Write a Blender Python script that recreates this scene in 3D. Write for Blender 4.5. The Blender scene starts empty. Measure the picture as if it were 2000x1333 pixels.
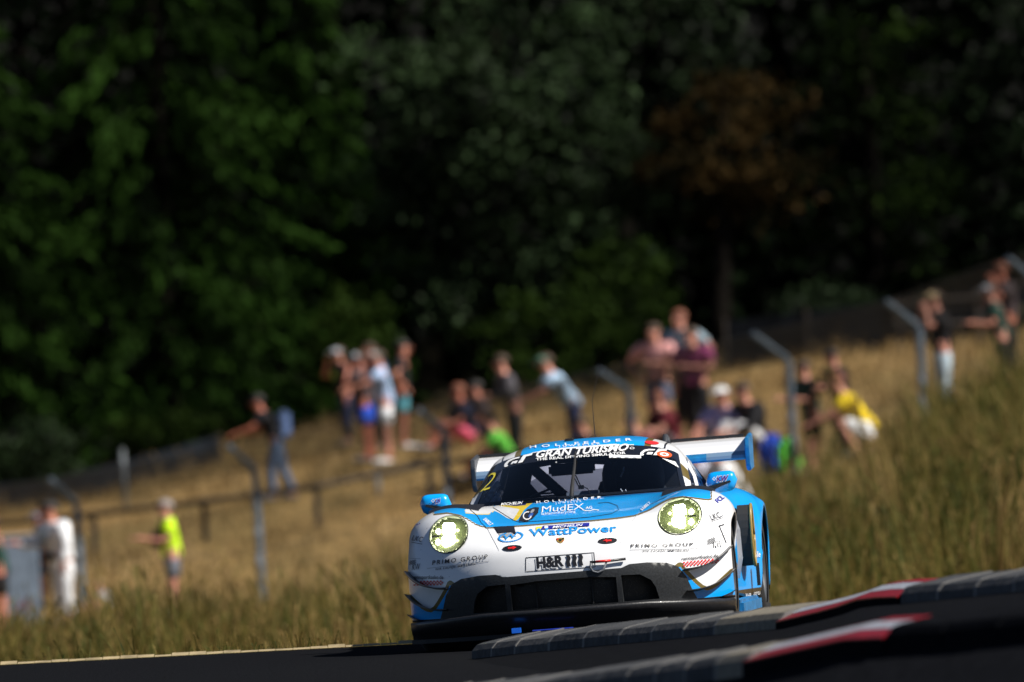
import bpy, bmesh, math, random
import numpy as np
from math import sin, cos, tan, atan, atan2, radians, pi, sqrt
from mathutils import Vector, Matrix
from mathutils.bvhtree import BVHTree
from mathutils.geometry import delaunay_2d_cdt

rng = np.random.default_rng(7)
random.seed(7)
scene = bpy.context.scene
COL = scene.collection

# ------------------------------------------------------------------ camera
FPX = 400 / 36 * 2000            # focal length in photo pixels (2000 wide)
HC = 1.3
ROLL = radians(3.4)
PITCH = atan(177.6 * cos(ROLL) / FPX)
vR = np.array([1, 0, 0.]); vU = np.array([0, -sin(PITCH), cos(PITCH)]); vW = np.array([0, cos(PITCH), sin(PITCH)])
XC = cos(ROLL) * vR - sin(ROLL) * vU
YC = sin(ROLL) * vR + cos(ROLL) * vU
CAM = np.array([0, 0, HC])
cam_d = bpy.data.cameras.new('camera'); cam = bpy.data.objects.new('camera', cam_d); COL.objects.link(cam)
cam.matrix_world = Matrix(((XC[0], YC[0], -vW[0], 0), (XC[1], YC[1], -vW[1], 0), (XC[2], YC[2], -vW[2], HC), (0, 0, 0, 1)))
cam_d.lens = 400; cam_d.sensor_width = 36; cam_d.clip_start = 1; cam_d.clip_end = 4000
cam_d.dof.use_dof = True; cam_d.dof.focus_distance = 68.9; cam_d.dof.aperture_fstop = 3.2
scene.camera = cam

# ------------------------------------------------------------------ light
SUN_EL, SUN_AZ = radians(46), radians(66)       # azimuth: to the right of straight-behind-camera
SUN = np.array([sin(SUN_AZ) * cos(SUN_EL), -cos(SUN_AZ) * cos(SUN_EL), sin(SUN_EL)])
world = bpy.data.worlds.new('World'); scene.world = world; world.use_nodes = True
wn = world.node_tree; bg = wn.nodes['Background']
sky = wn.nodes.new('ShaderNodeTexSky'); sky.sky_type = 'NISHITA'; sky.sun_disc = False; sky.air_density = .6; sky.dust_density = .2; sky.altitude = 600
sky.sun_elevation = SUN_EL; sky.sun_rotation = atan2(SUN[0], SUN[1])
wn.links.new(sky.outputs[0], bg.inputs[0]); bg.inputs[1].default_value = 0.05
sd = bpy.data.lights.new('sun', 'SUN'); sd.energy = 5.0; sd.angle = radians(0.5); sd.color = (1.0, 0.95, 0.86)
so = bpy.data.objects.new('sun', sd); COL.objects.link(so)
so.rotation_euler = Vector(tuple(-SUN)).to_track_quat('-Z', 'Y').to_euler(); so.location = (20, -20, 40)
vs = scene.view_settings; vs.view_transform = 'Standard'; vs.look = 'None'; vs.exposure = 0.55; vs.gamma = 1.0; vs.use_curve_mapping = False
cy = scene.cycles
cy.use_denoising = True; cy.max_bounces = 6; cy.transparent_max_bounces = 12; cy.caustics_reflective = False; cy.caustics_refractive = False
cy.sample_clamp_indirect = 6

# ------------------------------------------------------------------ projection helpers
def ray(px, py):
    v = vW + XC * (px - 1000) / FPX + YC * (666.5 - py) / FPX
    return v / v[1]
def at(px, py, d): return CAM + ray(px, py) * d
def proj(p):
    v = np.asarray(p, float) - CAM; w = v @ vW
    return np.stack([1000 + FPX * (v @ XC) / w, 666.5 - FPX * (v @ YC) / w], -1)

# ------------------------------------------------------------------ materials
MAT = {}
def mat(name, col, rough=0.5, metal=0.0, coat=0.0, noise=0.0, scale=20.0, bump=0.0, spec=0.5, col2=None, detail=4.0, stretch=None):
    if name in MAT: return MAT[name]
    m = bpy.data.materials.new(name); m.use_nodes = True; nt = m.node_tree; b = nt.nodes['Principled BSDF']
    b.inputs['Base Color'].default_value = (*col, 1); b.inputs['Roughness'].default_value = rough
    b.inputs['Metallic'].default_value = metal; b.inputs['Coat Weight'].default_value = coat
    b.inputs['Coat Roughness'].default_value = 0.05; b.inputs['Specular IOR Level'].default_value = spec
    if noise or bump or col2:
        tc = nt.nodes.new('ShaderNodeTexCoord'); n = nt.nodes.new('ShaderNodeTexNoise')
        n.inputs['Scale'].default_value = scale; n.inputs['Detail'].default_value = detail
        if stretch:
            mp = nt.nodes.new('ShaderNodeMapping'); mp.inputs['Scale'].default_value = stretch
            nt.links.new(tc.outputs['Object'], mp.inputs[0]); nt.links.new(mp.outputs[0], n.inputs['Vector'])
        else: nt.links.new(tc.outputs['Object'], n.inputs['Vector'])
        if noise or col2:
            r = nt.nodes.new('ShaderNodeValToRGB')
            c2 = col2 or tuple(min(1, c * (1 + noise)) for c in col)
            c1 = col if col2 else tuple(c * (1 - noise) for c in col)
            r.color_ramp.elements[0].color = (*c1, 1); r.color_ramp.elements[1].color = (*c2, 1)
            r.color_ramp.elements[0].position = 0.35; r.color_ramp.elements[1].position = 0.65
            nt.links.new(n.outputs[0], r.inputs[0]); nt.links.new(r.outputs[0], b.inputs['Base Color'])
        if bump:
            bp = nt.nodes.new('ShaderNodeBump'); bp.inputs['Strength'].default_value = bump; bp.inputs['Distance'].default_value = 0.02
            nt.links.new(n.outputs[0], bp.inputs['Height']); nt.links.new(bp.outputs[0], b.inputs['Normal'])
    MAT[name] = m; return m
def leaf_mat(name, c1, c2, rough=0.45, transl=0.25, spec=0.4):
    m = bpy.data.materials.new(name); m.use_nodes = True; nt = m.node_tree; b = nt.nodes['Principled BSDF']; out = nt.nodes['Material Output']
    a = nt.nodes.new('ShaderNodeAttribute'); a.attribute_name = 'tint'
    r = nt.nodes.new('ShaderNodeValToRGB'); r.color_ramp.elements[0].color = (*c1, 1); r.color_ramp.elements[1].color = (*c2, 1)
    nt.links.new(a.outputs['Fac'], r.inputs[0]); nt.links.new(r.outputs[0], b.inputs['Base Color'])
    b.inputs['Roughness'].default_value = rough; b.inputs['Specular IOR Level'].default_value = spec
    t = nt.nodes.new('ShaderNodeBsdfTranslucent'); nt.links.new(r.outputs[0], t.inputs[0])
    mx = nt.nodes.new('ShaderNodeMixShader'); mx.inputs[0].default_value = transl
    nt.links.new(b.outputs[0], mx.inputs[1]); nt.links.new(t.outputs[0], mx.inputs[2]); nt.links.new(mx.outputs[0], out.inputs[0])
    MAT[name] = m; return m

M_matt = mat('matt_black', (.012, .012, .013), .75)
# ------------------------------------------------------------------ object helpers
def tag(o, label=None, cat=None, group=None, kind=None):
    if label: o['label'] = label
    if cat: o['category'] = cat
    if group: o['group'] = group
    if kind: o['kind'] = kind
    return o
def link(name, me, m=None, parent=None):
    o = bpy.data.objects.new(name, me); COL.objects.link(o)
    if m is not None and me is not None: me.materials.append(m) if not me.materials else None
    if parent is not None: o.parent = parent
    return o
def empty(name, loc=(0, 0, 0), rz=0.0):
    o = bpy.data.objects.new(name, None); COL.objects.link(o); o.location = tuple(loc); o.rotation_euler = (0, 0, rz); o.empty_display_size = 0.1
    return o
def np_mesh(name, verts, faces, smooth=True, attrs=None):
    """verts (N,3), faces (M,k) uniform arrays."""
    verts = np.asarray(verts, np.float32); faces = np.asarray(faces, np.int32)
    me = bpy.data.meshes.new(name); k = faces.shape[1]
    me.vertices.add(len(verts)); me.vertices.foreach_set('co', verts.ravel())
    me.loops.add(faces.size); me.loops.foreach_set('vertex_index', faces.ravel())
    me.polygons.add(len(faces)); me.polygons.foreach_set('loop_start', np.arange(0, faces.size, k, dtype=np.int32))
    try: me.polygons.foreach_set('loop_total', np.full(len(faces), k, np.int32))
    except Exception: pass
    if smooth: me.polygons.foreach_set('use_smooth', np.ones(len(faces), bool))
    me.update(calc_edges=True)
    for n, v in (attrs or {}).items():
        a = me.attributes.new(n, 'FLOAT', 'POINT'); a.data.foreach_set('value', np.asarray(v, np.float32))
    return me
class MB:
    """collects polygons into one mesh"""
    def __init__(s): s.v = []; s.f = []
    def add(s, vs, fs):
        b = len(s.v); s.v += [tuple(map(float, p)) for p in vs]; s.f += [tuple(b + i for i in f) for f in fs]; return s
    def box(s, c, size, R=None):
        c = np.array(c, float); h = np.array(size, float) / 2
        P = np.array([[x, y, z] for x in (-1, 1) for y in (-1, 1) for z in (-1, 1)]) * h
        if R is not None: P = P @ np.array(R).T
        return s.add(P + c, [(0, 1, 3, 2), (4, 6, 7, 5), (0, 4, 5, 1), (2, 3, 7, 6), (0, 2, 6, 4), (1, 5, 7, 3)])
    def tube(s, pts, rad, n=8, cap=True):
        pts = [np.array(p, float) for p in pts]; rad = [rad] * len(pts) if np.isscalar(rad) else rad
        rings = []; up = None
        for i, p in enumerate(pts):
            t = pts[min(i + 1, len(pts) - 1)] - pts[max(i - 1, 0)]; t /= (np.linalg.norm(t) + 1e-9)
            if up is None:
                a = np.array([0, 0, 1.]) if abs(t[2]) < .9 else np.array([1., 0, 0]); up = np.cross(t, a)
            up = up - t * (up @ t); up /= np.linalg.norm(up) + 1e-9; w = np.cross(t, up)
            rings.append([p + rad[i] * (cos(2 * pi * k / n) * up + sin(2 * pi * k / n) * w) for k in range(n)])
        V = [q for r in rings for q in r]; Fc = []
        for i in range(len(pts) - 1):
            for k in range(n): Fc.append((i * n + k, i * n + (k + 1) % n, (i + 1) * n + (k + 1) % n, (i + 1) * n + k))
        if cap: Fc += [tuple(range(n))[::-1], tuple((len(pts) - 1) * n + k for k in range(n))]
        return s.add(V, Fc)
    def ell(s, c, r, nu=12, nv=8, R=None, zmin=-1.0):
        V = []; Fc = []
        for j in range(nv + 1):
            t = asinc(zmin) + (pi / 2 - asinc(zmin)) * j / nv
            for k in range(nu): V.append((cos(t) * cos(2 * pi * k / nu) * r[0], cos(t) * sin(2 * pi * k / nu) * r[1], sin(t) * r[2]))
        V = np.array(V)
        if R is not None: V = V @ np.array(R).T
        V = V + np.array(c)
        for j in range(nv):
            for k in range(nu): Fc.append((j * nu + k, j * nu + (k + 1) % nu, (j + 1) * nu + (k + 1) % nu, (j + 1) * nu + k))
        return s.add(V, Fc)
    def prism(s, poly, off):
        n = len(poly); poly = [np.array(p, float) for p in poly]; off = np.array(off, float)
        return s.add(poly + [p + off for p in poly], [tuple(range(n)), tuple(range(2 * n - 1, n - 1, -1))] + [(i, (i + 1) % n, n + (i + 1) % n, n + i)[::-1] for i in range(n)])
    def mesh(s, name, smooth=False, bevel=0):
        me = bpy.data.meshes.new(name); me.from_pydata(s.v, [], s.f)
        if smooth: me.polygons.foreach_set('use_smooth', [True] * len(me.polygons))
        bm = bmesh.new(); bm.from_mesh(me); bmesh.ops.recalc_face_normals(bm, faces=bm.faces)
        if bevel: bmesh.ops.bevel(bm, geom=list(bm.edges), offset=bevel, segments=2, affect='EDGES', clamp_overlap=True)
        bm.to_mesh(me); bm.free()
        me.update(); return me
    def build(s, name, m, parent=None, smooth=False, bevel=0):
        me = s.mesh(name, smooth, bevel); me.materials.append(m); return link(name, me, None, parent)
def asinc(x): return math.asin(max(-1, min(1, x)))
def rotz(a): return np.array([[cos(a), -sin(a), 0], [sin(a), cos(a), 0], [0, 0, 1]])
def roty(a): return np.array([[cos(a), 0, sin(a)], [0, 1, 0], [-sin(a), 0, cos(a)]])
def rotx(a): return np.array([[1, 0, 0], [0, cos(a), -sin(a)], [0, sin(a), cos(a)]])

# ------------------------------------------------------------------ terrain
TPX = np.array([-4000, -1500, 0, 500, 1000, 1500, 2000, 4000.])
TD = np.array([-60, 40, 60, 75, 90, 120, 150, 165, 178, 200, 230, 300, 420, 1500.])
TZ = np.array([
    [-.5] * 8,
    [-.5, -.4, -.3, -.3, -.3, -.2, -.1, .1],
    [-.2, -.12, -.08, -.08, -.06, -.05, -.05, -.05],
    [-.2, -.12, -.10, -.08, -.08, -.1, -.12, -.15],
    [-.8, -.7, -.6, -.6, -.55, -.5, -.45, -.3],
    [-1.4, -1.25, -1.15, -1.1, -.95, -.7, -.2, 1.2],
    [-1.7, -1.5, -1.35, -1.3, -.75, -.1, .95, 3],
    [-1.4, -1.2, -1.0, -1.0, -.42, .35, 1.40, 4],
    [-1.2, -.9, -.3, .6, 1.1, 1.45, 2.0, 5],
    [-.6, 0, .56, 1.35, 1.72, 2.25, 2.55, 6],
    [.3, 1, 1.5, 2.2, 2.6, 3.2, 3.5, 7],
    [6, 7, 8, 8.5, 9, 9.5, 10, 14],
    [24, 25, 26, 26, 27, 27, 28, 32],
    [60] * 8])
def terrain(x, y):
    x = np.atleast_1d(np.asarray(x, float)); y = np.atleast_1d(np.asarray(y, float))
    px = 1000 + FPX * x / np.maximum(y, 30.)
    i = np.clip(np.searchsorted(TD, y) - 1, 0, len(TD) - 2); j = np.clip(np.searchsorted(TPX, px) - 1, 0, len(TPX) - 2)
    u = np.clip((y - TD[i]) / (TD[i + 1] - TD[i]), 0, 1); w = np.clip((px - TPX[j]) / (TPX[j + 1] - TPX[j]), 0, 1)
    z = (TZ[i, j] * (1 - w) + TZ[i, j + 1] * w) * (1 - u) + (TZ[i + 1, j] * (1 - w) + TZ[i + 1, j + 1] * w) * u
    k = np.clip((y - 85) / 30, 0, 1)
    z = z + k * (.10 * np.sin(x * .9 + y * .31) * np.sin(y * .23 + 1) + .05 * np.sin(x * 2.3 + 1) * np.sin(y * .7))
    return z
def tz(x, y): return float(terrain(x, y)[0])
def hit_ground(px, py, d0=90., d1=260.):
    d = np.linspace(d0, d1, 1700); r = ray(px, py)
    P = CAM + d[:, None] * r; below = P[:, 2] - terrain(P[:, 0], P[:, 1])
    k = np.argmax(below < 0); return np.array([P[k, 0], P[k, 1], tz(P[k, 0], P[k, 1])])
ys = np.concatenate([np.arange(-60, 60, 8), np.arange(60, 240, 1.0), np.arange(240, 420, 8), np.arange(420, 1600, 60)])
us = np.concatenate([np.linspace(-6, -.5, 16), np.linspace(-.45, .45, 91), np.linspace(.5, 6, 16)])
GX = us[None, :] * np.maximum(12 + ys * .16, 14)[:, None]; GY = np.repeat(ys[:, None], len(us), 1)
GZ = terrain(GX.ravel(), GY.ravel()).reshape(GX.shape)
nr, nc = GX.shape; idx = np.arange(nr * nc).reshape(nr, nc)
gf = np.stack([idx[:-1, :-1], idx[:-1, 1:], idx[1:, 1:], idx[1:, :-1]], -1).reshape(-1, 4)
gme = np_mesh('ground', np.stack([GX, GY, GZ], -1).reshape(-1, 3), gf)
gm = bpy.data.materials.new('dry_hill_grass'); gm.use_nodes = True; nt = gm.node_tree; b = nt.nodes['Principled BSDF']; b.inputs['Roughness'].default_value = .95; b.inputs['Specular IOR Level'].default_value = .1
tc = nt.nodes.new('ShaderNodeTexCoord')
def noise_ramp(scale, stops, stretch=(1, 1, 1), detail=5):
    mp = nt.nodes.new('ShaderNodeMapping'); mp.inputs['Scale'].default_value = stretch; nt.links.new(tc.outputs['Object'], mp.inputs[0])
    n = nt.nodes.new('ShaderNodeTexNoise'); n.inputs['Scale'].default_value = scale; n.inputs['Detail'].default_value = detail; nt.links.new(mp.outputs[0], n.inputs['Vector'])
    r = nt.nodes.new('ShaderNodeValToRGB'); e = r.color_ramp.elements
    e[0].position, e[0].color = stops[0][0], (*stops[0][1], 1); e[1].position, e[1].color = stops[-1][0], (*stops[-1][1], 1)
    for p, c in stops[1:-1]: q = e.new(p); q.color = (*c, 1)
    nt.links.new(n.outputs[0], r.inputs[0]); return r, n
r1, n1 = noise_ramp(.55, [(.3, (.075, .056, .022)), (.45, (.28, .18, .072)), (.6, (.37, .245, .105)), (.72, (.15, .11, .045))], (1, .35, 1))  # dark ramp stops paint the slope's shadow stripes into the grass colour
r3, n3 = noise_ramp(.16, [(.40, (0, 0, 0)), (.62, (1, 1, 1))], (1, .45, 1), 6)
r2, n2 = noise_ramp(6, [(.3, (.40, .42, .40)), (.68, (1.25, 1.2, 1.15))], (1, .6, 1))
mx = nt.nodes.new('ShaderNodeMix'); mx.data_type = 'RGBA'; mx.blend_type = 'MULTIPLY'; mx.inputs[0].default_value = 1
m3 = nt.nodes.new('ShaderNodeMix'); m3.data_type = 'RGBA'; nt.links.new(r3.outputs[0], m3.inputs[0]); m3.inputs[6].default_value = (.19, .135, .055, 1); nt.links.new(r1.outputs[0], m3.inputs[7]); nt.links.new(m3.outputs[2], mx.inputs[6]); nt.links.new(r2.outputs[0], mx.inputs[7]); nt.links.new(mx.outputs[2], b.inputs['Base Color'])
bp = nt.nodes.new('ShaderNodeBump'); bp.inputs['Strength'].default_value = .8; bp.inputs['Distance'].default_value = .15; nt.links.new(n2.outputs[0], bp.inputs['Height']); nt.links.new(bp.outputs[0], b.inputs['Normal'])
gme.materials.append(gm); tag(link('ground', gme), kind='structure')

# ------------------------------------------------------------------ road, edge line, kerbs
asph = mat('asphalt', (.005, .0054, .007), .95, noise=.35, scale=40, bump=.9, spec=.05)
mb = MB(); pl = [(-30, -40), (9, -40), (9, 44), (2.6, 56), (1.9, 62), (2.1, 73.4), (-.2, 72.4), (-.72, 71.9), (-3.4, 73.05), (-14, 77.5), (-30, 84)]
mb.add([(x, y, 0.0) for x, y in pl], [tuple(range(len(pl)))])
o = mb.build('road', asph); tag(o, kind='structure')
mb = MB(); e0 = [(-30, 84.0), (-14, 77.5), (-3.4, 73.05), (-.72, 71.9)]
for (a, c) in zip(e0[:-1], e0[1:]):
    n = 24
    for k in range(n):
        t0, t1 = k / n, (k + .97) / n; p = np.array(a) * (1 - t0) + np.array(c) * t0; q = np.array(a) * (1 - t1) + np.array(c) * t1
        w = .02 + .07 * random.random() ** 2; zz = .012 + .012 * random.random()
        mb.add([(p[0], p[1] - .05, .004), (q[0], q[1] - .05, .004), (q[0], q[1] + w, zz), (p[0], p[1] + w, zz)], [(0, 1, 2, 3)])
tag(mb.build('sandy_edge', mat('sand', (.30, .235, .13), .95, noise=.3, scale=8)), kind='structure')

def path3(pts):
    return [at(px, py, d) for px, py, d in pts]
def resample(P, step):
    P = np.array(P); seg = np.linalg.norm(np.diff(P, axis=0), axis=1); s = np.concatenate([[0], np.cumsum(seg)])
    n = int(s[-1] / step); t = np.linspace(0, s[-1], n + 1)
    return np.stack([np.interp(t, s, P[:, k]) for k in range(3)], -1)
conc = [mat('kerb_concrete_%d' % i, c, .8, noise=.35, scale=18, bump=.4) for i, c in enumerate([(.038, .039, .043), (.055, .055, .057), (.026, .028, .032)])]
conc_tan = mat('kerb_sandstone', (.17, .15, .115), .8, noise=.2, scale=20)
redp = mat('kerb_red_paint', (.24, .005, .011), .35, noise=.25, scale=25); whitep = mat('kerb_white_paint', (.40, .42, .48), .35, noise=.15, scale=25)
darkk = mat('kerb_dark_base', (.005, .0054, .007), .95, noise=.3, scale=20, spec=.02)
joint = mat('kerb_pale_mortar', (.17, .165, .16), .9)
def kerb_row(root, P, w, h, red=None, tan_at=None, dark_from=None):
    """blocks along polyline P (top left edge), each a child block; red=(i0,i1) painted run"""
    n = len(P) - 1
    for i in range(n):
        a, c = P[i], P[i + 1]; t = (c - a); L = np.linalg.norm(t); t /= L
        s = np.cross(t, [0, 0, 1.]); s /= np.linalg.norm(s)          # away from the road (to the right)
        if s[0] < 0: s = -s
        up = np.array([0, 0, 1.])
        g = .012; a2 = a + t * g; c2 = c - t * g
        jit = random.uniform(-.006, .006)
        painted = red and red[0] <= i < red[1]
        if painted: a2, c2, jit = a - t * .01, c + t * .01, 0.0
        prof = [(-.05, -h), (-.03, -.045), (0, -.012), (.04, 0), (w, .035), (w + .02, -h)]    # across, up
        if painted: prof = [(-.055, -h), (-.05, -.06), (.03, -.03), (.10, 0), (.19, .018), (.21, -h)]
        V = [q + s * u + up * (vv + jit) for q in (a2, c2) for u, vv in prof]; k = len(prof)
        fs = [(j, (j + 1) % k, k + (j + 1) % k, k + j) for j in range(k)] + [tuple(range(k))[::-1], tuple(range(k, 2 * k))]
        m = conc[random.choice([0, 0, 1, 2])]
        if tan_at is not None and i in tan_at: m = conc_tan
        if dark_from is not None and i >= dark_from: m = darkk  # stones from this index on take the dark base colour
        if painted: m = darkk
        MB().add(V, fs).build('kerb_stone', m, root)
        if painted:      # three raised painted ribs running along the stone
            for q, (u0, u1, z0, z1, mm, nm) in enumerate([(-.05, .03, -.052, -.02, redp, 'red_rib'), (.036, .10, -.016, .012, whitep, 'white_rib'), (.106, .18, .015, .027, redp, 'red_rib')]):
                pr = [(u0, z0 - .05), (u0, z0), (u1, z1), (u1, z1 - .06)]
                V = [qq + s * u + up * (vv + jit) for qq in (a, c) for u, vv in pr]
                MB().add(V, [(0, 1, 5, 4), (1, 2, 6, 5), (2, 3, 7, 6), (3, 0, 4, 7), (3, 2, 1, 0), (4, 5, 6, 7)]).build(nm, mm, root)
        elif i < n - 1 and not (dark_from is not None and i >= dark_from):
            V = [q + s * u + up * (vv + .003) for q in (c - t * .02, c + t * .02) for u, vv in prof]
            MB().add(V, fs).build('mortar_joint', joint, root)
rA1 = resample(path3([(930, 1256, 66.0), (1000, 1247, 65), (1250, 1222, 63), (1532, 1194, 60.5)]), .55)
rA2 = resample(path3([(1532, 1194, 60.5), (1640, 1168, 59.4), (1700, 1146, 58.7), (1768, 1144, 58.0)]), .42)
rA3 = resample(path3([(1768, 1144, 58.0), (2000, 1119, 56), (2300, 1085, 53.5)]), .60)
rt = empty('upper_kerb', rA1[0]); tag(rt, 'long concrete kerb with red and white painted hump just in front of the car', 'kerb')
inv = -np.array(rA1[0])
kerb_row(rt, np.concatenate([rA1, rA2[1:], rA3[1:]]) + inv, .26, .22, red=(len(rA1) - 1, len(rA1) + len(rA2) - 2), tan_at=(len(rA1) - 2, len(rA1) - 3))
rB1 = resample(path3([(700, 1365, 58), (1000, 1336, 55.5), (1250, 1300, 53), (1470, 1268, 51)]), .55)
rB2 = resample(path3([(1470, 1268, 51), (1600, 1238, 50), (1680, 1220, 49.4), (1742, 1219, 49)]), .42)
rB3 = resample(path3([(1742, 1226, 49), (2000, 1195, 47.6), (2300, 1160, 46)]), .60)
rt = empty('lower_kerb', rB1[0]); tag(rt, 'blurred lower concrete kerb with red and white hump along the bottom edge', 'kerb')
inv = -np.array(rB1[0])
kerb_row(rt, np.concatenate([rB1, rB2[1:], rB3[1:]]) + inv, .26, .25, red=(len(rB1) - 1, len(rB1) + len(rB2) - 2), tan_at=(len(rB1) - 2,), dark_from=len(rB1) + len(rB2) - 2)
# raised dark shoulder the kerbs are set into
A = np.concatenate([rA1, rA2[1:], rA3[1:]]); Bp = np.concatenate([rB1, rB2[1:], rB3[1:]])
def samp(P, n):
    t = np.linspace(0, 1, n); s = np.linspace(0, 1, len(P)); return np.stack([np.interp(t, s, P[:, k]) for k in range(3)], -1)
n = 60; a = samp(A, n); c = samp(Bp, n)
rows = [a + [1.6, 3.0, -.45], a + [.45, .25, -.10], a + [-.02, 0, -.09], (a + c) / 2 + [0, 0, -.14], c + [.25, .15, -.08], c + [0, 0, -.10], c + [-.15, -.4, -.22], c + [-.5, -2.0, -.4]]
V = np.concatenate(rows); R_ = len(rows); idx = np.arange(R_ * n).reshape(R_, n)
f = np.stack([idx[:-1, :-1], idx[:-1, 1:], idx[1:, 1:], idx[1:, :-1]], -1).reshape(-1, 4)
me = np_mesh('kerb_shoulder', V, f); me.materials.append(darkk); tag(link('kerb_shoulder', me), kind='structure')

# ------------------------------------------------------------------ woodland and trees
M_bark = mat('bark', (.007, .006, .005), .95, noise=.4, scale=9, bump=.6, spec=.02)
def leaf_mesh(name, C, size, tint, up_bias=0.0, aspect=.55, droop=None):
    """one rhombic leaf per row of C"""
    n = len(C); a = rng.normal(size=(n, 3)); a[:, 2] += up_bias
    if droop is not None: a = a * .35 + droop
    a /= np.linalg.norm(a, axis=1)[:, None]; b = rng.normal(size=(n, 3)); b -= a * (a * b).sum(1)[:, None]; b /= np.linalg.norm(b, axis=1)[:, None]
    s = size if np.ndim(size) else np.full(n, size)
    a *= s[:, None]; b *= (s * aspect)[:, None]
    V = np.stack([C - a, C + b, C + a, C - b], 1).reshape(-1, 3)
    return np_mesh(name, V, np.arange(4 * n).reshape(n, 4), False, {'tint': np.repeat(tint, 4)})
L_oak = leaf_mat('broadleaf', (.0012, .003, .001), (.040, .070, .028), .6, .08, .07)  # leaf ramps paint clump shade at the low end, sunlit highlights at the top
L_spr = leaf_mat('spruce_needles', (.0006, .0018, .0005), (.019, .046, .007), .7, .08, .02)
L_row = leaf_mat('rowan_leaf', (.002, .003, .0008), (.044, .027, .009), .65, .1, .03)
L_yel = leaf_mat('hazel_leaf', (.0012, .003, .0006), (.026, .050, .008), .65, .15, .03)
L_dark = leaf_mat('shaded_leaf', (.0012, .0025, .0012), (.005, .009, .0035), .8, .05, .01)  # deep shade inside the wood is put into this leaf colour
def clumps(centers, per, rad, flat=.6):
    C = np.repeat(centers, per, 0) + rng.normal(size=(len(centers) * per, 3)) * rad * np.array([1, 1, flat]); return C
def limbs(root, base, top, ends, r0, name='trunk'):
    mb = MB(); n = 7; pts = [base + (top - base) * t + np.array([.12 * sin(3 * t + base[0]), .1 * cos(2.5 * t), 0]) * t for t in np.linspace(0, 1, n)]
    mb.tube(pts, [r0 * (1 - .8 * t) + .02 for t in np.linspace(0, 1, n)], 9); tr_ = mb.build('trunk', M_bark, root, True)
    for e in ends:
        t = np.clip((e[2] - base[2]) / (top[2] - base[2]) - .18, .12, .95); p0 = base + (top - base) * t; p1 = (p0 + e) / 2 + [0, 0, .25]
        MB().tube([p0, p1, e], [r0 * .3 * (1.1 - t) + .02, r0 * .18 * (1.1 - t) + .015, .012], 6).build('limb', M_bark, root, True)
def broadleaf(px, d, crown_px, label, name, lm, n_cl=420, per=34, leaf=.085, group=None, seed=1, hbase=.25, tint_mu=.4):
    """crown_px = (x0,y0,x1,y1) pixel box of the crown at depth d"""
    global rng
    rng = np.random.default_rng(seed); x0, y0, x1, y1 = crown_px; sc = d / FPX
    ctr = at((x0 + x1) / 2, (y0 + y1) / 2, d); rx, rz = (x1 - x0) / 2 * sc, (y1 - y0) / 2 * sc; ry = rx * .8
    bx = at(px, 800, d)[0]; base = np.array([bx, d, tz(bx, d) - .1])
    root = empty(name, base); tag(root, label, 'tree', group)
    nb = n_cl // 4; per *= 4
    u = rng.normal(size=(nb, 3)); u /= np.linalg.norm(u, axis=1)[:, None]; r = rng.uniform(.55, 1.02, nb)
    lob = 1 + .16 * np.sin(u[:, 0] * 5 + seed) * np.cos(u[:, 2] * 4 + seed * 2) + .08 * rng.normal(size=nb)
    cc = ctr - base + u * (r * lob)[:, None] * [rx, ry, rz]; cc = cc[cc[:, 2] > .3]
    ct = np.clip(rng.normal(tint_mu, .30, len(cc)), 0, 1) ** 1.4; rc = (rx / 3) ** .5 * rng.uniform(.26, .46, len(cc))
    C = np.repeat(cc, per, 0) + rng.normal(size=(len(cc) * per, 3)) * np.repeat(rc, per)[:, None] * [1, 1, .55]; C[:, 2] -= .25 * ((C - np.repeat(cc, per, 0))[:, :2] ** 2).sum(1)
    tint = np.clip(np.repeat(ct, per) + rng.normal(0, .12, len(C)), 0, 1)
    me = leaf_mesh('crown', C, rng.uniform(.6, 1.3, len(C)) * leaf, tint, .3); me.materials.append(lm); link('crown', me, None, root)
    ends = cc[rng.choice(len(cc), 14, False)]; limbs(root, np.zeros(3), ctr - base + [0, 0, rz * .7], ends, .22)
    return root
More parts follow.
